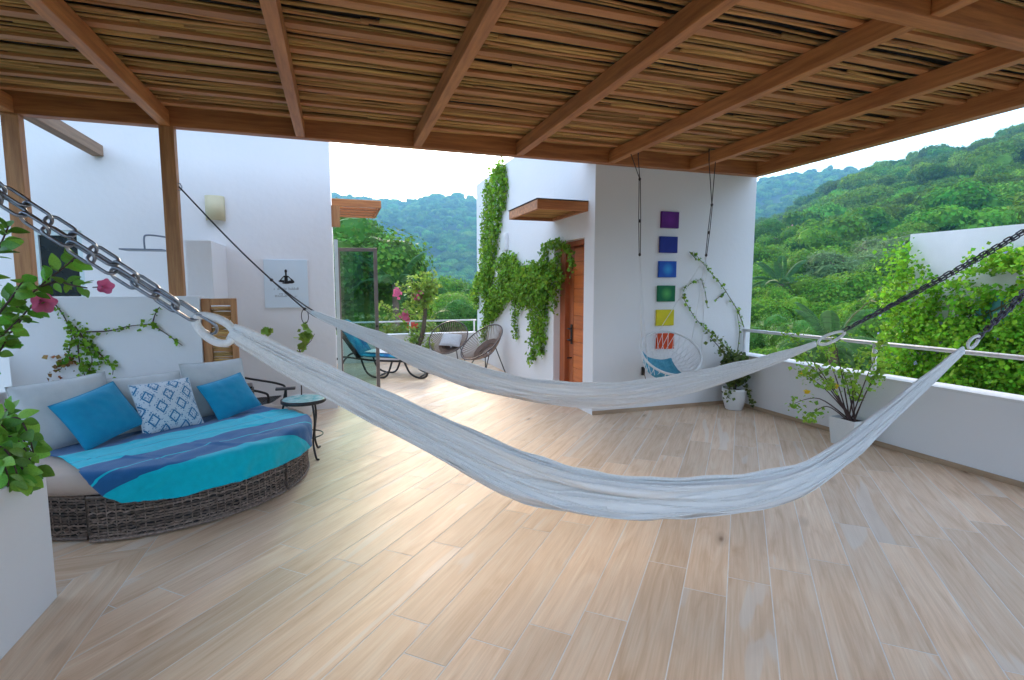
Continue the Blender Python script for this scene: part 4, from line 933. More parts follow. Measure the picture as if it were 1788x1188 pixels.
def canvas_mat(name, c, glow=None):
    m = mat(name, c, tuple(x * .82 for x in c), scale=9, rough=.85, bump=.25, bscale=250)
    if glow:
        t = m.node_tree; N = t.nodes; b = N['Principled BSDF']; src = b.inputs['Base Color'].links[0].from_socket
        tcn = N.new('ShaderNodeTexCoord'); gr = N.new('ShaderNodeTexGradient'); gr.gradient_type = 'SPHERICAL'; mp = N.new('ShaderNodeMapping'); mp.inputs['Scale'].default_value = (11, 0, 11); mp.inputs['Location'].default_value = (0, 0, 0)
        mx_ = N.new('ShaderNodeMix'); mx_.data_type = 'RGBA'; mx_.inputs[7].default_value = (*glow, 1)
        t.links.new(tcn.outputs['Object'], mp.inputs[0]); t.links.new(mp.outputs[0], gr.inputs[0]); t.links.new(gr.outputs['Fac'], mx_.inputs[0]); t.links.new(src, mx_.inputs[6]); t.links.new(mx_.outputs[2], b.inputs['Base Color'])
    return m
for nm, x, z, c, gl in (('purple', 4.052, 2.457, (.11, .012, .20), (.16, .02, .26)), ('indigo', 4.042, 2.145, (.012, .03, .26), None), ('bright blue', 4.035, 1.833, (.012, .09, .46), (.04, .34, .66)), ('green', 4.028, 1.522, (.006, .15, .055), (.10, .42, .10)), ('yellow', 4.020, 1.212, (.72, .60, .015), None), ('orange red', 4.035, .905, (.70, .075, .012), None)):
    cv = thing('wall_canvas', 'small square ' + nm + ' canvas in the column of canvases on the white wall', 'painting', (x, 5.82, z), group='column of coloured canvases')
    MB().box((-.13, -.032, -.103), (.13, 0, .103)).obj('stretched_canvas', canvas_mat('canvas_' + nm.replace(' ', '_'), c, gl), cv, bevel=.004)

# ------------------------------------------------------------------ hanging chair
CH = Vector((3.735, 5.25, .835)); hc = thing('hanging_chair', 'white netted ring chair hanging on ropes in front of the canvases', 'chair', tuple(CH))
tilt = Matrix.Rotation(R(-14), 3, 'Z') @ Matrix.Rotation(R(40), 3, 'X'); RR = .355
def hcp(a, r_, d): return tilt @ Vector((r_ * math.cos(a), r_ * math.sin(a), -d))
MB().tube([tuple(hcp(2 * math.pi * k / 40, RR, 0)) for k in range(40)], .014, 8, True).obj('ring', mat('white_ring', (.72, .72, .70), (.62, .62, .61), rough=.5), hc, True)
mb = MB(); depth = lambda u: .36 * (1 - u * u) ** .5
for k in range(15):
    for sgn in (1, -1):
        pts = []
        for j in range(13):
            u = -1 + 2 * j / 12; a0 = math.pi * k / 15 + .75 * sgn * abs(u); r_ = RR * u
            pts.append(tuple(hcp(a0, r_, depth(min(.999, abs(u))))))
        mb.tube(pts, .0035, 4)
for k in range(1, 6): mb.tube([tuple(hcp(2 * math.pi * i / 30, RR * k / 6.5, depth(k / 6.5))) for i in range(30)], .003, 4, True)
mb.obj('netting', ROPE_W, hc, True)['kind'] = 'stuff'
TEALN = mat('teal_knit', (.05, .26, .36), (.12, .38, .48), scale=40, rough=.95, bump=.9, bscale=90)
mb = MB(); nx, ny = 26, 30
for j in range(ny + 1):
    for i in range(nx + 1):
        u = (-.70 + 1.2 * i / nx) + .30 * (.5 - j / ny); v = -.88 + 1.32 * j / ny; rr_ = min(.985, math.hypot(u, v)); 
        k_ = rr_ / max(1e-6, math.hypot(u, v)); p = tilt @ Vector((RR * u * k_, RR * v * k_, -depth(rr_) + .025 + .012 * noise.noise(Vector((u * 5, v * 5, 0))))); mb.v.append(tuple(p))
for j in range(ny):
    for i in range(nx): a = j * (nx + 1) + i; mb.f.append((a, a + 1, a + nx + 2, a + nx + 1))
o = mb.obj('seat_throw', TEALN, None, True); o.location = tuple(CH); o.modifiers.new('s', 'SOLIDIFY').thickness = .012; tag(o, 'teal knitted throw lying in the hanging chair', 'blanket')
for xx, top, kn, low in ((-1, (3.165, 5.22, 3.06), (1117, 313), (1117, 445)), (1, (4.20, 5.22, 3.06), (1243, 358), (1233, 446))):
    top = Vector(top) - CH; yk = 5.24
    k1 = Vector(on(*kn, 1, yk)) - CH; k2 = Vector(on(*low, 1, yk)) - CH
    for dx in (-.045, .045): MB().tube([tuple(top + Vector((dx, 0, .0))), tuple(k1)], .0048, 6).obj('rope', ROPE_DK, hc, True)
    for dx in (-.008, .008): MB().tube([tuple(k1 + Vector((dx, 0, 0))), tuple(k1 + (k2 - k1) * .5 + Vector((dx * 1.6, 0, 0))), tuple(k2 + Vector((dx, 0, 0)))], .0045, 6).obj('rope', ROPE_DK, hc, True)
    MB().tube([tuple(top + Vector((-.045, 0, 0))), tuple(top + Vector((-.05, .0, .14))), tuple(top + Vector((.05, 0, .14))), tuple(top + Vector((.045, 0, 0)))], .0065, 6).obj('rope', ROPE_DK, hc, True)
    for q in (k1, k1 + (k2 - k1) * .55, k2): MB().lathe([(.006, -.018), (.015, -.008), (.015, .008), (.006, .018)], tuple(q), 8).obj('knot', ROPE_DK, hc, True)
    for a in ((R(150), R(205), R(180)) if xx < 0 else (R(30), R(-20), R(100))): MB().tube([tuple(k2), tuple(k2 + (hcp(a, RR, 0) - k2) * .5 + Vector((0, 0, -.01))), tuple(hcp(a, RR, 0))], .0035, 5).obj('cord', ROPE_W, hc, True)

# ------------------------------------------------------------------ lounger and wire chairs on the far terrace
lg = thing('sun_lounger', 'black framed sun lounger with a blue and turquoise cushion by the glass door', 'lounger', (.62, 9.75, 0), R(-22))
prof = [(-.72, .62), (-.70, .42), (-.2, .36), (.85, .33)]
for s in (-1, 1):
    y = .30 * s
    MB().tube([tuple(p) for p in smooth_path([Vector((-.78, y, .02)), Vector((-.70, y, .22)), Vector((-.52, y, .37)), Vector((-.2, y, .35)), Vector((.1, y, .32)), Vector((.98, y, .30))], 40)], .018, 8).obj('side_rail', METAL_DK, lg, True)
    MB().tube([tuple(p) for p in smooth_path([Vector((-.15, y, .33)), Vector((-.05, y, .10)), Vector((.12, y, .018)), Vector((.30, y, .05)), Vector((.40, y, .30))], 30)], .018, 8).obj('leg', METAL_DK, lg, True)
    MB().tube([tuple(p) for p in smooth_path([Vector((.62, y, .30)), Vector((.72, y, .10)), Vector((.88, y, .018)), Vector((1.0, y, .04)), Vector((1.03, y, .12))], 24)], .018, 8).obj('leg', METAL_DK, lg, True)
for x, z in ((-.78, .02), (.12, .018), (.88, .018), (.97, .30)): MB().tube([(x, -.3, z), (x, .3, z)], .014, 8).obj('cross_bar', METAL_DK, lg, True)
lc = thing('lounger_cushion', 'tie dyed blue and turquoise cushion laid along the sun lounger', 'cushion', (.62, 9.75, 0), R(-22))
DYE = mat('tie_dye_blue', (.008, .06, .26), (.02, .40, .55), scale=4.5, rough=.9, detail=2)
def slab(name, p0, p1, wdt, th, m, root):
    p0, p1 = Vector(p0), Vector(p1); d = (p1 - p0); nrm = Vector((-d.z, 0, d.x)).normalized(); mb = MB(); n = 14; k = 10
    for side_ in (1, 0):
        for i in range(n + 1):
            for j in range(k + 1):
                u = -1 + 2 * i / n; v = -1 + 2 * j / k; e = max(0, (1 - abs(u) ** 6) * (1 - abs(v) ** 4)) ** .4
                mb.v.append(tuple(p0 + d * (i / n) + Vector((0, v * wdt / 2, 0)) + nrm * (th * (.5 + (.5 if side_ else -.5) * e + .12 * noise.noise(Vector((u * 2, v * 2, p0.x)))))))
    for sd in (0, 1):
        for i in range(n):
            for j in range(k): a = sd * (n + 1) * (k + 1) + i * (k + 1) + j; mb.f.append((a, a + 1, a + k + 2, a + k + 1))
    return mb.obj(name, m, root, True)
slab('back_pad', (-.62, 0, .98), (-.18, 0, .36), .62, .09, DYE, lc); slab('seat_pad', (-.18, 0, .37), (.98, 0, .32), .62, .08, DYE, lc)
MB().bar((-.68, 0, 1.0), (-.22, 0, .345), .58, .02).obj('back_panel', METAL_DK, lg, bevel=.004)
tw = slab('towel', (-.12, .02, .455), (.55, .02, .425), .50, .012, mat('white_towel', (.78, .77, .75), (.68, .68, .67), scale=30, rough=1, bump=.5, bscale=300), None); tw.location = (.62, 9.75, 0); tw.rotation_euler = (0, 0, R(-22)); tag(tw, 'white towel spread on the lounger cushion', 'towel')
def wire_chair(label, loc, rz):
    ch = thing('wire_chair', label, 'chair', loc, rz, 'woven cord chairs on the far terrace')
    F = Matrix.Rotation(R(38), 3, 'X')            # seat shell leans back, front is -y
    def sp(a, u):     # egg shaped shell, u 0 centre .. 1 rim
        x = .39 * u * math.cos(a); y = .48 * u * math.sin(a); d = .27 * (1 - u * u)
        return F @ Vector((x, y, -d)) + Vector((0, 0, .60))
    MB().tube([tuple(sp(2 * math.pi * k / 40, 1)) for k in range(40)], .012, 8, True).obj('rim', mat('brown_tube', (.09, .055, .05), (.06, .04, .035), rough=.4), ch, True)
    mb = MB(); hub = .30
    for k in range(54):
        a = 2 * math.pi * k / 54; mb.tube([tuple(sp(a, hub + (1 - hub) * t / 5)) for t in range(6)], .0065, 4)
    mb.obj('cords', mat('brown_cord', (.34, .22, .16), (.25, .155, .11), rough=.7), ch, True)['kind'] = 'stuff'
    mb = MB()
    for j in range(4):
        for k in range(24): mb.v.append(tuple(sp(2 * math.pi * k / 24, .04 + (hub + .3 - .04) * j / 3) + Vector((0, 0, -.008))))
    for j in range(3):
        for k in range(24): mb.f.append((j * 24 + k, j * 24 + (k + 1) % 24, (j + 1) * 24 + (k + 1) % 24, (j + 1) * 24 + k))
    mb.obj('seat_pan', mat('brown_mesh', (.20, .13, .10), (.14, .09, .07), scale=60, rough=.7, bump=.6, bscale=200), ch, True)
    b = sp(0, 0.1)
    for sx, sy in ((-1, -1), (1, -1), (-1, 1), (1, 1)):
        p = sp(math.atan2(sy * .6, sx), .42); MB().tube([tuple(p), (sx * .27, sy * .27 + .08, .006)], .010, 8).obj('leg', METAL_DK, ch, True)
    MB().tube([tuple(sp(2 * math.pi * k / 24, .42) + Vector((0, 0, -.006))) for k in range(24)], .009, 6, True).obj('seat_ring', METAL_DK, ch, True)
    return ch, sp
c1, sp1 = wire_chair('woven cord chair with a pale pillow, in the corner of the far parapet', (2.12, 10.45, 0), R(-28))
c2, sp2 = wire_chair('woven cord chair seen from its side, next to the stair house wall', (2.52, 9.35, 0), R(-62))
pq = pillow('pillow', .44, .34, .12, mat('pale_weave', (.66, .64, .64), (.50, .49, .50), scale=50, rough=.95, bump=.4, bscale=150), 'pale grey woven pillow in the cord chair by the parapet', 'pillow', (2.14, 10.47, .40), (-.47, -.88), R(48), R(4), 9)

# ------------------------------------------------------------------ plants
def pot_round(root, r_, h, m=POT_W):
    MB().lathe([(r_ * .62, 0), (r_ * .70, .01), (r_ * .93, h * .5), (r_, h * .88), (r_ * 1.0, h), (r_ * .93, h), (r_ * .90, h * .85)], (0, 0, 0), 36).obj('pot', m, root, True)
    MB().lathe([(r_ * .9, 0), (r_ * .85, .012)], (0, 0, h * .84), 24).obj('soil', SOIL, root)
LEAF_VINE = mat('vine_leaves', (.105, .26, .016), (.21, .37, .034), scale=5, rough=.6, island=.4, hue=.02, trans=.3, spec=.15)
LEAF_VINE2 = mat('creeper_leaves', (.11, .32, .012), (.20, .42, .026), scale=2.5, rough=.6, island=.45, hue=.025, trans=.35, spec=.15)
LEAF_LIME = mat('lime_leaves', (.17, .30, .03), (.26, .38, .055), scale=5, rough=.5, island=.3, hue=.02, trans=.35)
LEAF_RED = mat('turning_leaves', (.30, .09, .03), (.22, .17, .04), scale=18, rough=.6, island=.4, hue=.03, trans=.3)
PINK = mat('pink_petals', (.64, .14, .25), (.54, .10, .20), scale=30, rough=.6, trans=.3, island=.2)
YELLOW = mat('yellow_petals', (.80, .62, .02), (.74, .54, .01), scale=30, rough=.6, trans=.3)
LILAC = mat('lilac_petals', (.34, .32, .70), (.45, .42, .75), scale=30, rough=.6, trans=.3)
SEED = [100]
def vine(name, label, strokes, lsize, lm, sm, root_loc, normal, jit, dens, group=None, extra=None, droop=(0, 0, -1.), cat='vine'):
    """strokes: list of (points, thickness multiplier)"""
    root = thing(name, label, cat, tuple(root_loc), group=group); st = MB(); C = []; S = []
    for pts, k in strokes:
        sp_ = smooth_path([Vector(p) for p in pts], max(6, 5 * len(pts))); ln_ = sum((sp_[i] - sp_[i - 1]).length for i in range(1, len(sp_)))
        st.tube([tuple(p + Vector(normal) * -.01) for p in sp_], [.007 * (1 - .6 * i / len(sp_)) for i in range(len(sp_))], 5)
        SEED[0] += 1; n = max(4, int(ln_ * dens * k)); q = along([tuple(p) for p in sp_], n, np.asarray(jit) * k, SEED[0]); C.append(q); S += [lsize * (.8 + .35 * min(k, 1.2))] * n
    C = np.concatenate(C); nv = np.asarray(normal, float)
    rel(root, st.obj('stem', sm, None, True))
    SEED[0] += 1
    rel(root, leaves_obj('leaves', C, np.array(S), lm, None, normal=nv * .9 + np.array([0, 0, .35]), nspread=.6, seed=SEED[0], droop=droop))
    return root, C
WB = lambda x, y, d=.05: tuple(on(x, y, 0, 3.0 - d))
strokes = [([WB(872, 288), WB(874, 340), WB(866, 400), WB(858, 460), WB(852, 520)], 1.5), ([WB(866, 292), WB(858, 360), WB(852, 430), WB(850, 500)], 1.2), ([WB(852, 318), WB(846, 380), WB(843, 450), WB(842, 520)], .8), ([WB(878, 292), WB(881, 330), WB(878, 365)], .8),
    ([WB(852, 500), WB(848, 540), WB(846, 575), WB(843, 598)], .8), ([WB(858, 480), WB(842, 490), WB(832, 510), WB(832, 535)], .9), ([WB(838, 480), WB(830, 500), WB(829, 530)], .8),
    ([WB(856, 500), WB(866, 520), WB(862, 545), WB(850, 560)], 1.1), ([WB(866, 470), WB(880, 455), WB(895, 452), WB(905, 470), WB(912, 480)], .9), ([WB(860, 520), WB(880, 505), WB(900, 500), WB(915, 505)], 1.0), ([WB(868, 500), WB(875, 488), WB(895, 478), WB(910, 486)], .9), ([WB(874, 480), WB(890, 470), WB(905, 478)], .7),
    ([WB(905, 475), WB(920, 480), WB(940, 473), WB(958, 470)], 1.3), ([WB(910, 490), WB(930, 490), WB(955, 488), WB(972, 485)], 1.4), ([WB(912, 505), WB(935, 505), WB(960, 505)], 1.3),
    ([WB(895, 505), WB(898, 540), WB(899, 570), WB(900, 592)], .6), ([WB(922, 500), WB(926, 540), WB(931, 580), WB(930, 632)], .75), ([WB(935, 505), WB(937, 545), WB(942, 590), WB(945, 618)], .9), ([WB(950, 500), WB(950, 540), WB(948, 575), WB(946, 600)], .9), ([WB(966, 490), WB(967, 520), WB(968, 545)], .6),
    ([WB(955, 470), WB(948, 450), WB(954, 432), WB(968, 426), WB(980, 430)], .6), ([WB(968, 426), WB(985, 432), WB(996, 445), WB(998, 475)], .55), ([WB(960, 470), WB(972, 455), WB(978, 440)], .6), ([WB(880, 520), WB(872, 540), WB(862, 555)], .7), ([WB(945, 470), WB(975, 478), WB(978, 492)], .7), ([WB(905, 520), WB(915, 525), WB(922, 530)], .9), ([WB(850, 545), WB(870, 530), WB(890, 518), WB(912, 512)], 1.0), ([WB(885, 465), WB(892, 490), WB(895, 515)], .9), ([WB(845, 470), WB(852, 500), WB(856, 540)], 1.2), ([WB(905, 500), WB(908, 530), WB(905, 545)], .7), ([WB(922, 515), WB(942, 520), WB(955, 520)], 1.1)]
v1, C1 = vine('wall_vine', 'lush green vine hanging down the stair house wall beside the wooden door', strokes, .047, LEAF_VINE, STEM_G, WB(872, 290), (-1, 0, 0), (.05, .07, .06), 480)
GWp = lambda x, y, d=.03: tuple(on(x, y, 1, 5.65 - d))
strokes = [([GWp(92, 528), GWp(108, 548), GWp(122, 575), GWp(135, 600)], .45), ([GWp(130, 570), GWp(150, 600), GWp(160, 630), GWp(150, 655)], .9), ([GWp(125, 590), GWp(118, 620), GWp(105, 645)], .5), ([GWp(145, 590), GWp(175, 620), GWp(195, 640), GWp(196, 655)], .55), ([GWp(150, 580), GWp(190, 578), GWp(225, 570), GWp(265, 566)], .3), ([GWp(265, 568), GWp(270, 550), GWp(278, 536)], .3), ([GWp(262, 567), GWp(285, 580), GWp(318, 604)], .28), ([GWp(135, 600), GWp(140, 640), GWp(160, 680), GWp(165, 700)], .7)]
v2, C2 = vine('wall_vine', 'creeping vine spreading over the low screen wall behind the daybed', strokes, .036, LEAF_VINE, STEM_D, GWp(150, 690), (0, -1, 0), (.05, .02, .05), 190)
q = along([GWp(122, 625), GWp(110, 640), GWp(100, 655)], 45, (.05, .02, .04), 77); rel(v2, leaves_obj('turning_leaves', q, .036, LEAF_RED, None, normal=(0, -.9, .3), nspread=.6, seed=4))
WAp = lambda x, y, d=.04: tuple(on(x, y, 1, 5.82 - d))
strokes = [([WAp(1300, 572), WAp(1290, 545), WAp(1275, 520), WAp(1262, 500), WAp(1245, 480), WAp(1230, 462), WAp(1212, 440)], .32), ([WAp(1282, 625), WAp(1262, 600), WAp(1240, 580), WAp(1220, 562), WAp(1205, 540), WAp(1193, 515), WAp(1203, 498), WAp(1225, 488)], .34), ([WAp(1225, 488), WAp(1232, 510), WAp(1236, 538)], .22), ([WAp(1205, 440), WAp(1218, 455)], .3), ([WAp(1268, 510), WAp(1255, 520), WAp(1248, 526)], .25), ([WAp(1288, 620), WAp(1292, 580), WAp(1288, 548)], .12)]
v3, C3 = vine('wall_vine', 'two long vine shoots climbing the white wall beside the hanging chair', strokes, .042, LEAF_VINE, STEM_G, WAp(1285, 640), (0, -1, 0), (.045, .025, .045), 120)
# creeper over the neighbouring house
g = np.random.default_rng(21); C = []; 
def nhp(x, y): return on(x, y, 0, 7.9)
def inside(px, py):
    if px < 1588: return py > 640 - (px - 1530) * 0 and px > 1532 + 14 * math.sin(py * .03) or (py > 412 + max(0, 1582 - px) * 3.2 and px > 1552 - (py - 480) * .09)
    edge = np.interp(px, [1588, 1605, 1620, 1660, 1700, 1740, 1760, 1800, 1900, 2020, 2150, 2250], [408, 450, 470, 492, 470, 440, 432, 436, 425, 460, 520, 600])
    return py > edge
HOLES = [(1740, 490, 34, 15), (1690, 508, 13, 12), (1700, 485, 12, 8), (1745, 540, 22, 24), (1640, 486, 15, 12), (1790, 500, 10, 7), (1770, 478, 12, 6)]
while len(C) < 46000:
    px, py = g.uniform(1525, 2250), g.uniform(400, 800)
    if not inside(px, py): continue
    cl = noise.noise(Vector((px * .05, py * .014, 2))) * .8 + noise.noise(Vector((px * .03, py * .03, 7))) * .5; 
    if any(((px - a) / c) ** 2 + ((py - b) / d) ** 2 < 1 for a, b, c, d in HOLES): continue
    if cl < (-.02 if py < 560 else -.3) and g.uniform() < .88: continue
    p = nhp(px, py); th = .08 + .34 * max(0, cl + .15)
    C.append((8.0 - abs(g.normal()) * th - .02, p[1] + g.normal() * .03, p[2] + g.normal() * .03))
cr = thing('creeper', 'bright green flowering creeper covering the neighbouring white house', 'creeper', (8, 4.5, -1))
rel(cr, leaves_obj('leaves', C, .05, LEAF_VINE2, None, normal=(-.9, -.1, .6), nspread=.5, seed=31, droop=(0, 0, -1.6)))
C = np.array(C); idx = g.choice(len(C), 90, replace=False); tag(rel(cr, leaves_obj('flowers', C[idx] + np.array([-.08, 0, .02]), .045, LILAC, None, normal=(-1, 0, .3), nspread=.3, seed=32, aspect=.6)), kind='stuff')
stm = MB()
for k in range(16):
    a = g.uniform(1560, 1790); pts = [Vector(nhp(a + g.normal() * 25 * j, 690 - 55 * j)) for j in range(4)]; stm.tube([tuple(Vector((7.97, p.y, p.z))) for p in smooth_path(pts, 12)], .008, 5)
rel(cr, stm.obj('stem', STEM_G, None, True))
# potted climber in the corner
pc = thing('potted_plant', 'bushy trailing plant in a round white pot in the corner below the wall vine', 'plant', (4.93, 5.52, 0))
pot_round(pc, .155, .285)
g = np.random.default_rng(33); d = g.normal(size=(900, 3)); d /= np.linalg.norm(d, axis=1)[:, None]; q = d * (g.uniform(.35, 1, 900) ** .5)[:, None] * np.array([.19, .19, .24]) + np.array([0, 0, .54])
q[:, 1] = np.minimum(q[:, 1], .26); q2 = along([(-.10, -.05, .5), (-.17, -.08, .30), (-.18, -.09, .15)], 60, (.03, .03, .03), 5); q3 = along([(.05, -.13, .35), (.09, -.17, .2), (.13, -.19, .08)], 40, (.015, .015, .02), 6); q4 = along([(.0, 0, .6), (-.2, .05, .8), (-.32, .1, .95)], 110, (.05, .04, .05), 8)
leaves_obj('leaves', np.concatenate([q, q2, q3, q4]), .045, mat('pot_leaves', (.075, .13, .02), (.14, .18, .035), scale=6, rough=.55, island=.4, hue=.03, trans=.3), pc, normal=(0, -.4, .5), nspread=.8, seed=34)
mb = MB()
for k in range(9): a = k * .7; mb.tube([(0, 0, .22), (.05 * math.cos(a), .05 * math.sin(a), .42), (.12 * math.cos(a), .1 * math.sin(a), .64)], .006, 5)
mb.tube([(0, 0, .6), (-.2, .05, .8), (-.34, .1, .96)], .005, 5); mb.obj('stem', STEM_D, pc, True)
# flowering shrub in a square white pot
ps = thing('potted_shrub', 'open yellow flowering shrub in a square white pot against the parapet', 'shrub', (4.93, 3.86, 0))
mb = MB(); 
for (z0, w0), (z1, w1) in (((0, .11), (.28, .135)),): mb.add([(-w0, -w0, z0), (w0, -w0, z0), (w0, w0, z0), (-w0, w0, z0), (-w1, -w1, z1), (w1, -w1, z1), (w1, w1, z1), (-w1, w1, z1)], [(0, 3, 2, 1), (0, 1, 5, 4), (1, 2, 6, 5), (2, 3, 7, 6), (3, 0, 4, 7)])
o = mb.obj('pot', POT_W, ps); o.modifiers.new('s', 'SOLIDIFY').thickness = -.014
MB().box((-.118, -.118, .2), (.118, .118, .245)).obj('soil', SOIL, ps)
stm = MB(); LC = []; base = np.array([4.93, 3.86, .24])
tips = [(1440, 612), (1396, 620), (1402, 652), (1380, 585), (1425, 648), (1448, 668), (1505, 622), (1540, 600), (1528, 660), (1470, 645), (1385, 705), (1410, 730), (1500, 690), (1455, 590), (1540, 640), (1485, 660)]
for i, (px, py) in enumerate(tips):
    tp = on(px, py, 0, 4.85 - .12 * (i % 3)) if px < 1490 else on(px, py, 0, 4.98 - .08 * (i % 3)); tp = np.array(tp) - base + np.array([0, 0, .24]); b0 = np.array([.03 * math.sin(i), .03 * math.cos(i), .24]); md_ = b0 + (tp - b0) * .55 + np.array([0, 0, .05 if py < 690 else .14])
    pth = smooth_path([Vector(b0), Vector(md_), Vector(tp)], 12); stm.tube([tuple(p) for p in pth], [.008 * (1 - .06 * k) for k in range(len(pth))], 6)
    LC.append(along([tuple(md_ + (tp - md_) * .3), tuple(tp)], 26, (.035, .035, .035), 200 + i)); LC.append(tp + np.random.default_rng(i).normal(size=(26, 3)) * .04)
stm.obj('stem', STEM_D, ps, True)
leaves_obj('leaves', np.concatenate(LC), .040, mat('shrub_leaves', (.17, .36, .025), (.30, .48, .045), scale=6, rough=.6, island=.35, hue=.02, trans=.35), ps, normal=(-.3, -.2, .8), nspread=.7, seed=41)
fl = [np.array(on(px, py, 0, 4.8)) - base + np.array([0, 0, .24]) for px, py in ((1384, 618), (1458, 676), (1410, 685), (1402, 651), (1460, 674))]
for i, f_ in enumerate(fl): leaves_obj('flower', np.repeat(f_[None], 7, axis=0) + np.random.default_rng(i).normal(size=(7, 3)) * .007, .040, YELLOW, ps, normal=(-.6, -.4, .5), nspread=.5, seed=42 + i, aspect=.6)
# small plant by the house wall behind the side table
pp_ = thing('potted_plant', 'thin stemmed plant with lobed lime leaves in a white pot by the house wall', 'plant', (-.46, 6.9, 0))
pot_round(pp_, .15, .26)
MB().tube([(0, 0, .22), (.01, 0, .6), (.0, 0, .85)], .008, 6).obj('stem', STEM_D, pp_, True); MB().tube([(0, 0, .8), (.14, 0, .95), (.18, 0, 1.03)], .004, 5).obj('stem', STEM_D, pp_, True); MB().tube([(0, 0, .55), (-.25, 0, .75), (-.40, 0, .95)], .004, 5).obj('stem', STEM_D, pp_, True)
q = np.concatenate([along([(.0, 0, .82), (.05, 0, .95), (.10, 0, 1.0), (.06, 0, 1.1)], 46, (.03, .02, .03), 61), along([(-.30, 0, .85), (-.48, 0, .82)], 14, (.03, .02, .02), 62), along([(-.38, 0, 1.05), (-.34, 0, 1.1)], 12, (.03, .02, .02), 63)])
leaves_obj('leaves', q, .07, LEAF_LIME, pp_, normal=(0, -.9, .3), nspread=.5, seed=64, aspect=.6)
# bougainvillea in the far corner
bg_ = thing('potted_shrub', 'tall bougainvillea with a bare trunk and pink flowers behind the lounger', 'shrub', (1.50, 11.05, 0))
pot_round(bg_, .22, .30, mat('grey_pot', (.45, .42, .42), (.36, .34, .34), rough=.6))
B_ = lambda x, y: np.array(on(x, y, 1, 11.05)) - np.array([1.50, 11.05, 0])
MB().tube([tuple(p) for p in smooth_path([Vector((0, 0, .25)), Vector(B_(736, 590)), Vector(B_(742, 550)), Vector(B_(741, 520))], 16)], [.06 - .0019 * i for i in range(16)][:len(smooth_path([Vector((0, 0, .25)), Vector(B_(736, 590)), Vector(B_(742, 550)), Vector(B_(741, 520))], 16))], 8).obj('trunk', BARK, bg_, True)
stm = MB(); LC = []
for i, pth in enumerate([[(741, 530), (728, 520), (708, 503), (697, 500)], [(741, 545), (716, 550), (690, 545), (665, 532)], [(741, 525), (735, 508), (722, 495), (715, 488)], [(741, 520), (742, 500), (738, 480), (736, 488)], [(741, 520), (750, 505), (757, 485), (756, 478)], [(741, 530), (757, 510), (760, 495)], [(738, 600), (730, 588), (718, 575)], [(741, 540), (730, 535), (715, 530), (705, 548)], [(744, 620), (746, 605), (748, 598)], [(730, 610), (722, 600), (716, 592)], [(741, 528), (748, 512), (752, 490), (756, 505)], [(741, 535), (733, 515), (728, 500), (724, 512)]]):
    P3 = [Vector(B_(*p) + np.array([0, .15 * math.sin(i * 2.2) * j / 3, 0])) for j, p in enumerate(pth)]; sp_ = smooth_path(P3, 14); stm.tube([tuple(p) for p in sp_], .008, 5); LC.append(along([tuple(p) for p in sp_], 110, (.06, .06, .06), 300 + i))
stm.obj('branch', BARK, bg_, True)
leaves_obj('leaves', np.concatenate(LC), .065, LEAF_LIME, bg_, normal=(0, -.5, .6), nspread=.8, seed=71)
for x, y in ((694, 513), (709, 549), (730, 518)): leaves_obj('flower', B_(x, y) + np.random.default_rng(int(x)).normal(size=(20, 3)) * .045, .09, PINK, bg_, normal=(0, -.8, .3), nspread=.6, seed=x, aspect=.6)
# strelitzia-like drooping leaf and red blooms behind the parapet
hg = thing('flowering_hedge', 'yellow green hedge with red blooms just beyond the far parapet', 'hedge', (1.2, 12.3, 0))
g = np.random.default_rng(81); q = np.stack([g.uniform(-.2, 2.2, 1500), 12.3 + g.normal(size=1500) * .2, .42 + .22 * np.abs(g.normal(size=1500)) * (1 + .4 * np.sin(np.linspace(0, 60, 1500)))], 1); q[:, 2] = np.minimum(q[:, 2], .95)
q2 = q.copy(); q2[:, 2] -= .45
rel(hg, leaves_obj('leaves', np.concatenate([q, q2]), .08, mat('hedge_leaves', (.20, .26, .03), (.12, .19, .03), scale=4, rough=.5, island=.4, hue=.03, trans=.35), None, normal=(0, -.4, .7), nspread=.7, seed=82))
rel(hg, leaves_obj('flowers', np.array([1.62, 12.1, .72]) + g.normal(size=(30, 3)) * .05, .08, mat('red_petals', (.6, .06, .03), rough=.6), None, normal=(0, -1, .3), nspread=.5, seed=83)); rel(hg, MB().tube([(.5, 12.3, -.5), (.55, 12.3, .5)], .02, 6).obj('stem', BARK))

# ------------------------------------------------------------------ planter shrub: every large leaf is its own piece
sb = thing('planter_shrub', 'leafy shrub with pink trumpet flowers growing out of the white planter', 'shrub', (-1.75, 2.8, .64))
def big_leaf(w_=.5):
    mb = MB(); n = 6
    for i in range(n + 1):
        t = i / n; hw = w_ * .5 * math.sin(math.pi * min(1, t * .93 + .04)) ** .8 * (1.15 - .45 * t); z = -.18 * t * t + .03
        mb.v += [(-hw, t, z + hw * .25), (0, t, z), (hw, t, z + hw * .25)]
    for i in range(n): a = 3 * i; mb.f += [(a, a + 1, a + 4, a + 3), (a + 1, a + 2, a + 5, a + 4)]
    return mb.mesh('leaf', True)
LEAF_BIG = mat('shrub_leaf', (.10, .29, .028), (.18, .40, .045), scale=14, rough=.45, rand=.4, hue=.02, trans=.3, spec=.5)
LM = [big_leaf(.70), big_leaf(.60), big_leaf(.78)]
for m_ in LM: m_.materials.append(LEAF_BIG)
g = np.random.default_rng(91)
def at_depth(x, y, z): return np.array([0, 0, CAM_H]) + ray(x, y) * z
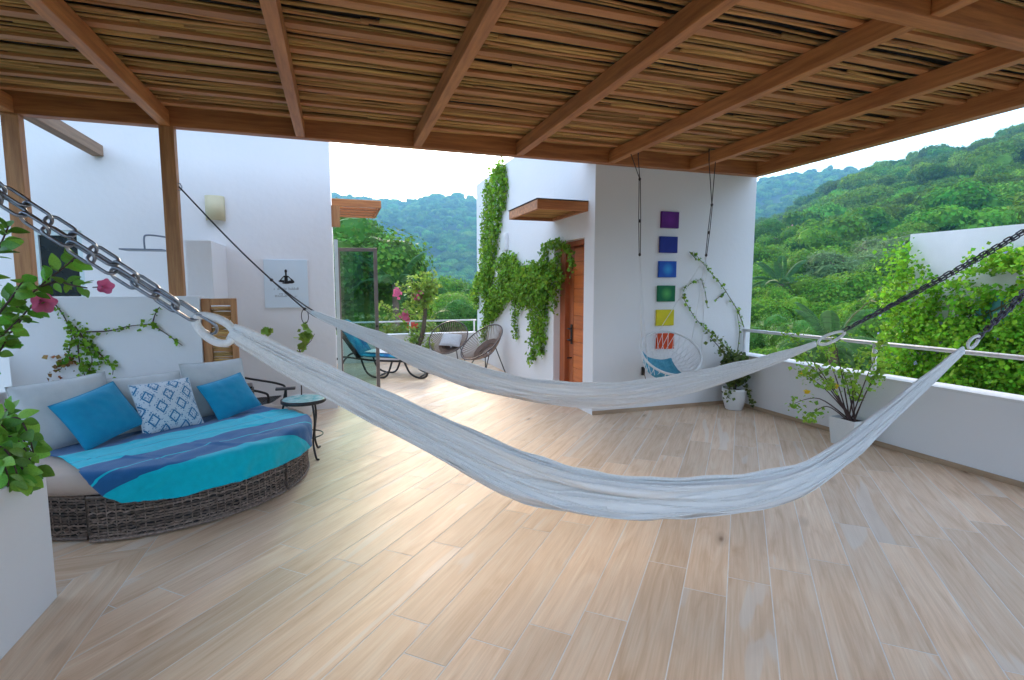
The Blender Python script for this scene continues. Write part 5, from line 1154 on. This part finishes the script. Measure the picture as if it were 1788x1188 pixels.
def put_leaf(p, d, size, up=(0, 0, 1)):
    d = Vector(d).normalized(); up = Vector((.15, -.75, .75)) + Vector(g.normal(size=3) * .4); x = d.cross(up).normalized(); z = x.cross(d)
    M = Matrix((x, d, z)).transposed().to_4x4() @ Matrix.Diagonal((size, size, size, 1))
    o = link('leaf', LM[int(g.integers(0, 3))], None, sb); o.matrix_parent_inverse = Matrix.Translation(-Vector(sb.location)); o.matrix_basis = Matrix.Translation(Vector(p)) @ M
stem = MB(); ORG = Vector((-1.75, 2.75, .6))
def branch(px_pts, depth, nleaf, size, spread=.03):
    P3 = [Vector(at_depth(x, y, depth)) for x, y in px_pts]; sp_ = smooth_path(P3, 24); stem.tube([tuple(p) for p in sp_], [.006 * (1 - .5 * i / len(sp_)) for i in range(len(sp_))], 6)
    for k in range(nleaf):
        t = (k + .6) / nleaf; i = min(len(sp_) - 2, int(t * (len(sp_) - 1))); tg = (sp_[i + 1] - sp_[i]).normalized(); sd = Vector(g.normal(size=3)); sd = (sd - tg * sd.dot(tg)).normalized()
        put_leaf(sp_[i] + sd * .008, tg * .6 + sd * .9 + Vector((0, 0, -.1)), size * g.uniform(.75, 1.25))
    return sp_
root_px = (-60, 800)
b1 = branch([root_px, (-60, 680), (-30, 590), (20, 545), (70, 500), (110, 468), (135, 448)], 2.45, 44, 0.070)
b2 = branch([(70, 502), (100, 492), (125, 498), (152, 503)], 2.45, 14, 0.053)
b3 = branch([(-30, 590), (20, 580), (45, 545), (68, 530)], 2.5, 20, 0.070)
b4 = branch([(-60, 660), (-30, 500), (0, 430), (15, 395)], 2.5, 28, 0.070)
b5 = branch([(-60, 640), (-10, 600), (15, 575), (40, 552)], 2.4, 20, 0.061)
b6 = branch([(-40, 620), (-10, 560), (20, 520), (40, 490)], 2.35, 28, 0.072)
b7 = branch([(-60, 700), (-20, 640), (5, 605), (10, 590)], 2.5, 14, 0.057)
for pts, dp, n_ in (([(-30, 790), (0, 745), (30, 730), (50, 760), (60, 800)], 2.55, 16), ([(-30, 800), (5, 760), (40, 780), (62, 830)], 2.5, 15), ([(-30, 790), (0, 730), (20, 725), (10, 715)], 2.7, 12), ([(-40, 800), (-5, 780), (20, 800), (35, 850)], 2.4, 14), ([(-30, 800), (5, 770), (25, 750), (55, 790)], 2.65, 14), ([(-50, 830), (-10, 800), (10, 820), (15, 850)], 2.35, 12), ([(-40, 820), (10, 800), (40, 820), (45, 850)], 2.45, 12), ([(-40, 770), (-10, 740), (5, 745), (20, 770)], 2.5, 12)): branch(pts, dp, int(n_ * 1.5), .075)
for x, y, dp in ((185, 500, 2.45), (75, 528, 2.5)):
    c = Vector(at_depth(x, y, dp)); ax = Vector((.55, -.75, .05 if x > 100 else -.25)).normalized(); mb = MB(); u_ = ax.orthogonal().normalized(); w_ = ax.cross(u_)
    back = c - ax * .055; sc_ = 1.0 if x < 100 else .7
    for j, (t, r_) in enumerate(((0, .004), (.3, .007), (.55, .012), (.75, .022), (.92, .036), (1.0, .047))):
        for k in range(25):
            a = 2 * math.pi * k / 25; wv_ = 1 + (.32 * abs(math.cos(2.5 * a)) - .16) * (t > .7); mb.v.append(tuple(back + ax * (.07 * t * sc_ + .006 * math.sin(5 * a) * (t > .9)) + (u_ * math.cos(a) + w_ * math.sin(a)) * r_ * wv_ * sc_))
    for j in range(5):
        for k in range(25): mb.f.append((j * 25 + k, j * 25 + (k + 1) % 25, (j + 1) * 25 + (k + 1) % 25, (j + 1) * 25 + k))
    o = rel(sb, mb.obj('flower', PINK, None, True)); stem.tube([tuple(back), tuple(back - ax * .05 + Vector((-.02, 0, .0)))], .003, 5)
stem.tube([tuple(ORG), tuple(at_depth(-60, 800, 2.45))], .012, 6); stem.tube([tuple(ORG), tuple(at_depth(-60, 690, 2.47))], .012, 6); stem.tube([tuple(ORG), tuple(at_depth(-35, 790, 2.55))], .01, 6)
rel(sb, stem.obj('stem', STEM_D, None, True))
# ------------------------------------------------------------------ single trees and palms
def tree_proto(seed, n, size, m, flat, trunk=1.4, lumps=15):
    P, d, core, cf = crown_points(n, seed, lumps=lumps, spread=.72, flat=flat); g = np.random.default_rng(seed)
    root = bpy.data.objects.new('tree', None)
    V, N = leaf_mesh(P, size, normal=d * 1.1 + np.array([0, 0, .3]), nspread=.4, seed=seed + 1, aspect=.5)
    f = []
    for q in range(N): f += [(4 * q, 4 * q + 1, 4 * q + 2), (4 * q, 4 * q + 2, 4 * q + 3)]
    crown = bpy.data.meshes.new('crown'); crown.from_pydata([tuple(p) for p in V] + core, [], f + [tuple(len(V) + i_ for i_ in q) for q in cf]); crown.materials.append(m)
    mb = MB(); mb.tube([(0, 0, -trunk), (.02, .01, -trunk * .5), (0, 0, -.15), (.03, .02, .15)], [.085, .065, .05, .03], 8)
    for k in range(9):
        a = k * 2.4 + g.uniform(0, .6); e = np.array([math.cos(a) * .55, math.sin(a) * .55, g.uniform(-.05, .45) * flat]); mb.tube([(0, 0, -.35 + .03 * k), tuple(e * .5 + np.array([0, 0, .0])), tuple(e)], [.035, .022, .008], 6)
    tm = mb.mesh('trunk', True); tm.materials.append(BARK)
    return crown, tm
TP = {'round': tree_proto(401, 6500, .046, LEAF_TREE, .78), 'deep': tree_proto(402, 9000, .038, LEAF_DEEP, .85, lumps=16), 'pale': tree_proto(403, 7000, .038, LEAF_PALE, .62), 'wide': tree_proto(404, 7500, .042, LEAF_TREE, .55)}
def tree(kind, px, py, dist, rad, label, group, rz=0., sz=1.):
    c = far(px, py, dist); r_ = rad; o = thing('tree', label, 'tree', tuple(c), rz, group); o.scale = (r_, r_, r_ * sz)
    cr_, tm = TP[kind]; link('crown', cr_, None, o); link('trunk', tm, None, o); return o
tree('deep', 612, 500, 19.5, 3.4, 'large dark green tree standing behind the glass door and lounger', 'trees beyond the far parapet', .4, 1.0)
tree('round', 668, 540, 22, 2.2, 'spreading tree just beyond the parapet behind the bougainvillea', 'trees beyond the far parapet', 1.8)
tree('deep', 590, 430, 24, 2.6, 'tall tree crown rising beside the wooden canopy of the white house', 'trees beyond the far parapet', 2.6)
for i, (k, x, y, d_, r_) in enumerate((('wide', 772, 540, 34, 2.6), ('round', 805, 522, 46, 3.2), ('deep', 735, 525, 40, 2.8), ('round', 820, 560, 28, 1.8), ('deep', 790, 570, 26, 1.8), ('round', 700, 570, 24, 1.9), ('deep', 845, 545, 40, 3), ('wide', 740, 555, 30, 2.0))):
    tree(k, x, y, d_, r_, 'leafy tree in the valley beyond the far handrail', 'trees beyond the far handrail', i * 1.3)
VAL = [('pale', 1560, 455, 60, 5.0), ('pale', 1490, 478, 52, 4.2), ('wide', 1480, 535, 40, 4.2), ('wide', 1530, 520, 42, 4.0), ('round', 1400, 480, 56, 4.4), ('deep', 1560, 490, 46, 3.0), ('round', 1345, 520, 44, 3.0), ('round', 1350, 460, 66, 3.8), ('round', 1440, 440, 80, 5), ('deep', 1500, 425, 92, 5), ('round', 1340, 560, 30, 2.2), ('wide', 1420, 560, 32, 2.4), ('round', 1390, 520, 40, 2.6), ('deep', 1345, 600, 22, 1.5), ('deep', 1400, 620, 19, 1.5), ('round', 1480, 600, 20, 1.5), ('deep', 1530, 600, 19, 1.4), ('round', 1545, 560, 24, 1.8), ('round', 1380, 425, 90, 4.6), ('deep', 1335, 420, 95, 4.6), ('wide', 1580, 420, 82, 5), ('deep', 1600, 560, 22, 2.0), ('deep', 1440, 625, 17, 1.2), ('round', 1360, 640, 16.5, 1.0), ('round', 1500, 570, 27, 2.0), ('deep', 1490, 640, 15, 1.0)]
for i, (k, x, y, d_, r_) in enumerate(VAL):
    lb = {'pale': 'pale feathery grey green tree in the valley below the railing', 'wide': 'broad flat crowned tree in the valley below the railing', 'round': 'round crowned bright green tree in the valley below the railing', 'deep': 'dark green tree in the valley below the railing'}[k]
    tree(k, x, y, d_, r_, lb, 'valley trees, ' + k, i * .9)
# a flowering bare tree on the hillside
bt = thing('flowering_tree', 'small pinkish bare tree on the wooded slope just past the white wall', 'tree', tuple(far(1352, 410, 98))); g = np.random.default_rng(55); mb = MB()
for k in range(22): a = g.uniform(0, 6.28); mb.tube([(0, 0, -3), (.3 * math.cos(a), .3 * math.sin(a), -1), (1.6 * math.cos(a) * g.uniform(.4, 1), 1.6 * math.sin(a) * g.uniform(.4, 1), g.uniform(.2, 1.8))], [.16, .09, .03], 5)
mb.obj('branches', mat('pale_bark', (.42, .30, .30), (.34, .24, .24), rough=.9), bt, True); leaves_obj('blossom', g.normal(size=(260, 3)) * np.array([1, 1, .7]) + np.array([0, 0, .6]), .35, mat('blossom', (.42, .20, .24), (.36, .18, .22), rough=.8, trans=.2), bt, seed=3)
# palms
LEAF_PALM = mat('palm_leaflets', (.045, .15, .04), (.09, .22, .06), scale=3, rough=.45, island=.25, trans=.25)
def frond_mesh(L_, up, droop, nl=26, lw=.022, ll=.30):
    mb = MB(); pts = []
    for i in range(13): t = i / 12; pts.append((L_ * t * (1 - .12 * t * t), 0, L_ * (up * t - droop * t * t)))
    mb.tube(pts, [.018 * (1 - .85 * i / 12) for i in range(13)], 5)
    for k in range(nl):
        t = .16 + .84 * k / nl; x = L_ * t * (1 - .12 * t * t); z = L_ * (up * t - droop * t * t); l_ = ll * math.sin(math.pi * (t * .85 + .12)) ** .6
        for s in (-1, 1):
            e = (x + l_ * .55, s * l_ * .8, z - l_ * .25); mb.add([(x, 0, z), (x + .5 * l_ * .55 - lw, s * l_ * .4, z + .02), e, (x + .5 * l_ * .55 + lw, s * l_ * .4, z + .02)], [(0, 1, 2), (0, 2, 3)])
    me = mb.mesh('frond'); me.materials.append(LEAF_PALM); return me
FR = [frond_mesh(1.55, 1.0, .55), frond_mesh(1.5, .7, .75), frond_mesh(1.35, .4, .9)]
def palm(label, c, s, n=17, trunk=2.5):
    o = thing('palm_tree', label, 'palm', tuple(c)); o.scale = (s, s, s); g = np.random.default_rng(int(s * 100))
    MB().tube([(0, 0, -trunk), (.03, 0, -trunk * .5), (0, 0, .05)], [.14, .11, .12], 10).obj('trunk', BARK, o, True)
    for k in range(n):
        f = link('frond', FR[k % 3], None, o); f.rotation_euler = (g.normal() * .15, [-.35, -.05, .1][k % 3] + g.normal() * .1, k * 2.399); q = g.uniform(.85, 1.15); f.scale = (q, q, q)
    return o
palm('low fan of palm fronds just beyond the railing below the hammock end', far(1455, 610, 13.5), .78)
palm('taller bluish palm with a bare trunk in the valley by the white wall', far(1364, 498, 40), 1.5, 15, 5)
palm('palm seen through the gap between the big tree and the far handrail', far(690, 500, 17), .9, 12, 4)

# ------------------------------------------------------------------ haze over the valley
def haze():
    m = bpy.data.materials.new('haze'); m.use_nodes = True; t = m.node_tree; t.nodes.clear(); o = t.nodes.new('ShaderNodeOutputMaterial'); v = t.nodes.new('ShaderNodeVolumePrincipled')
    v.inputs['Color'].default_value = (.18, .48, .78, 1); v.inputs['Density'].default_value = HAZE; v.inputs['Anisotropy'].default_value = .35; t.links.new(v.outputs[0], o.inputs['Volume'])
    h = MB().box((-2700, -2700, -40), (2700, 2700, 330)).obj('haze', m); tag(h, 'thin blue haze filling the valley air', 'haze', kind='stuff')
HAZE = .0007
haze()
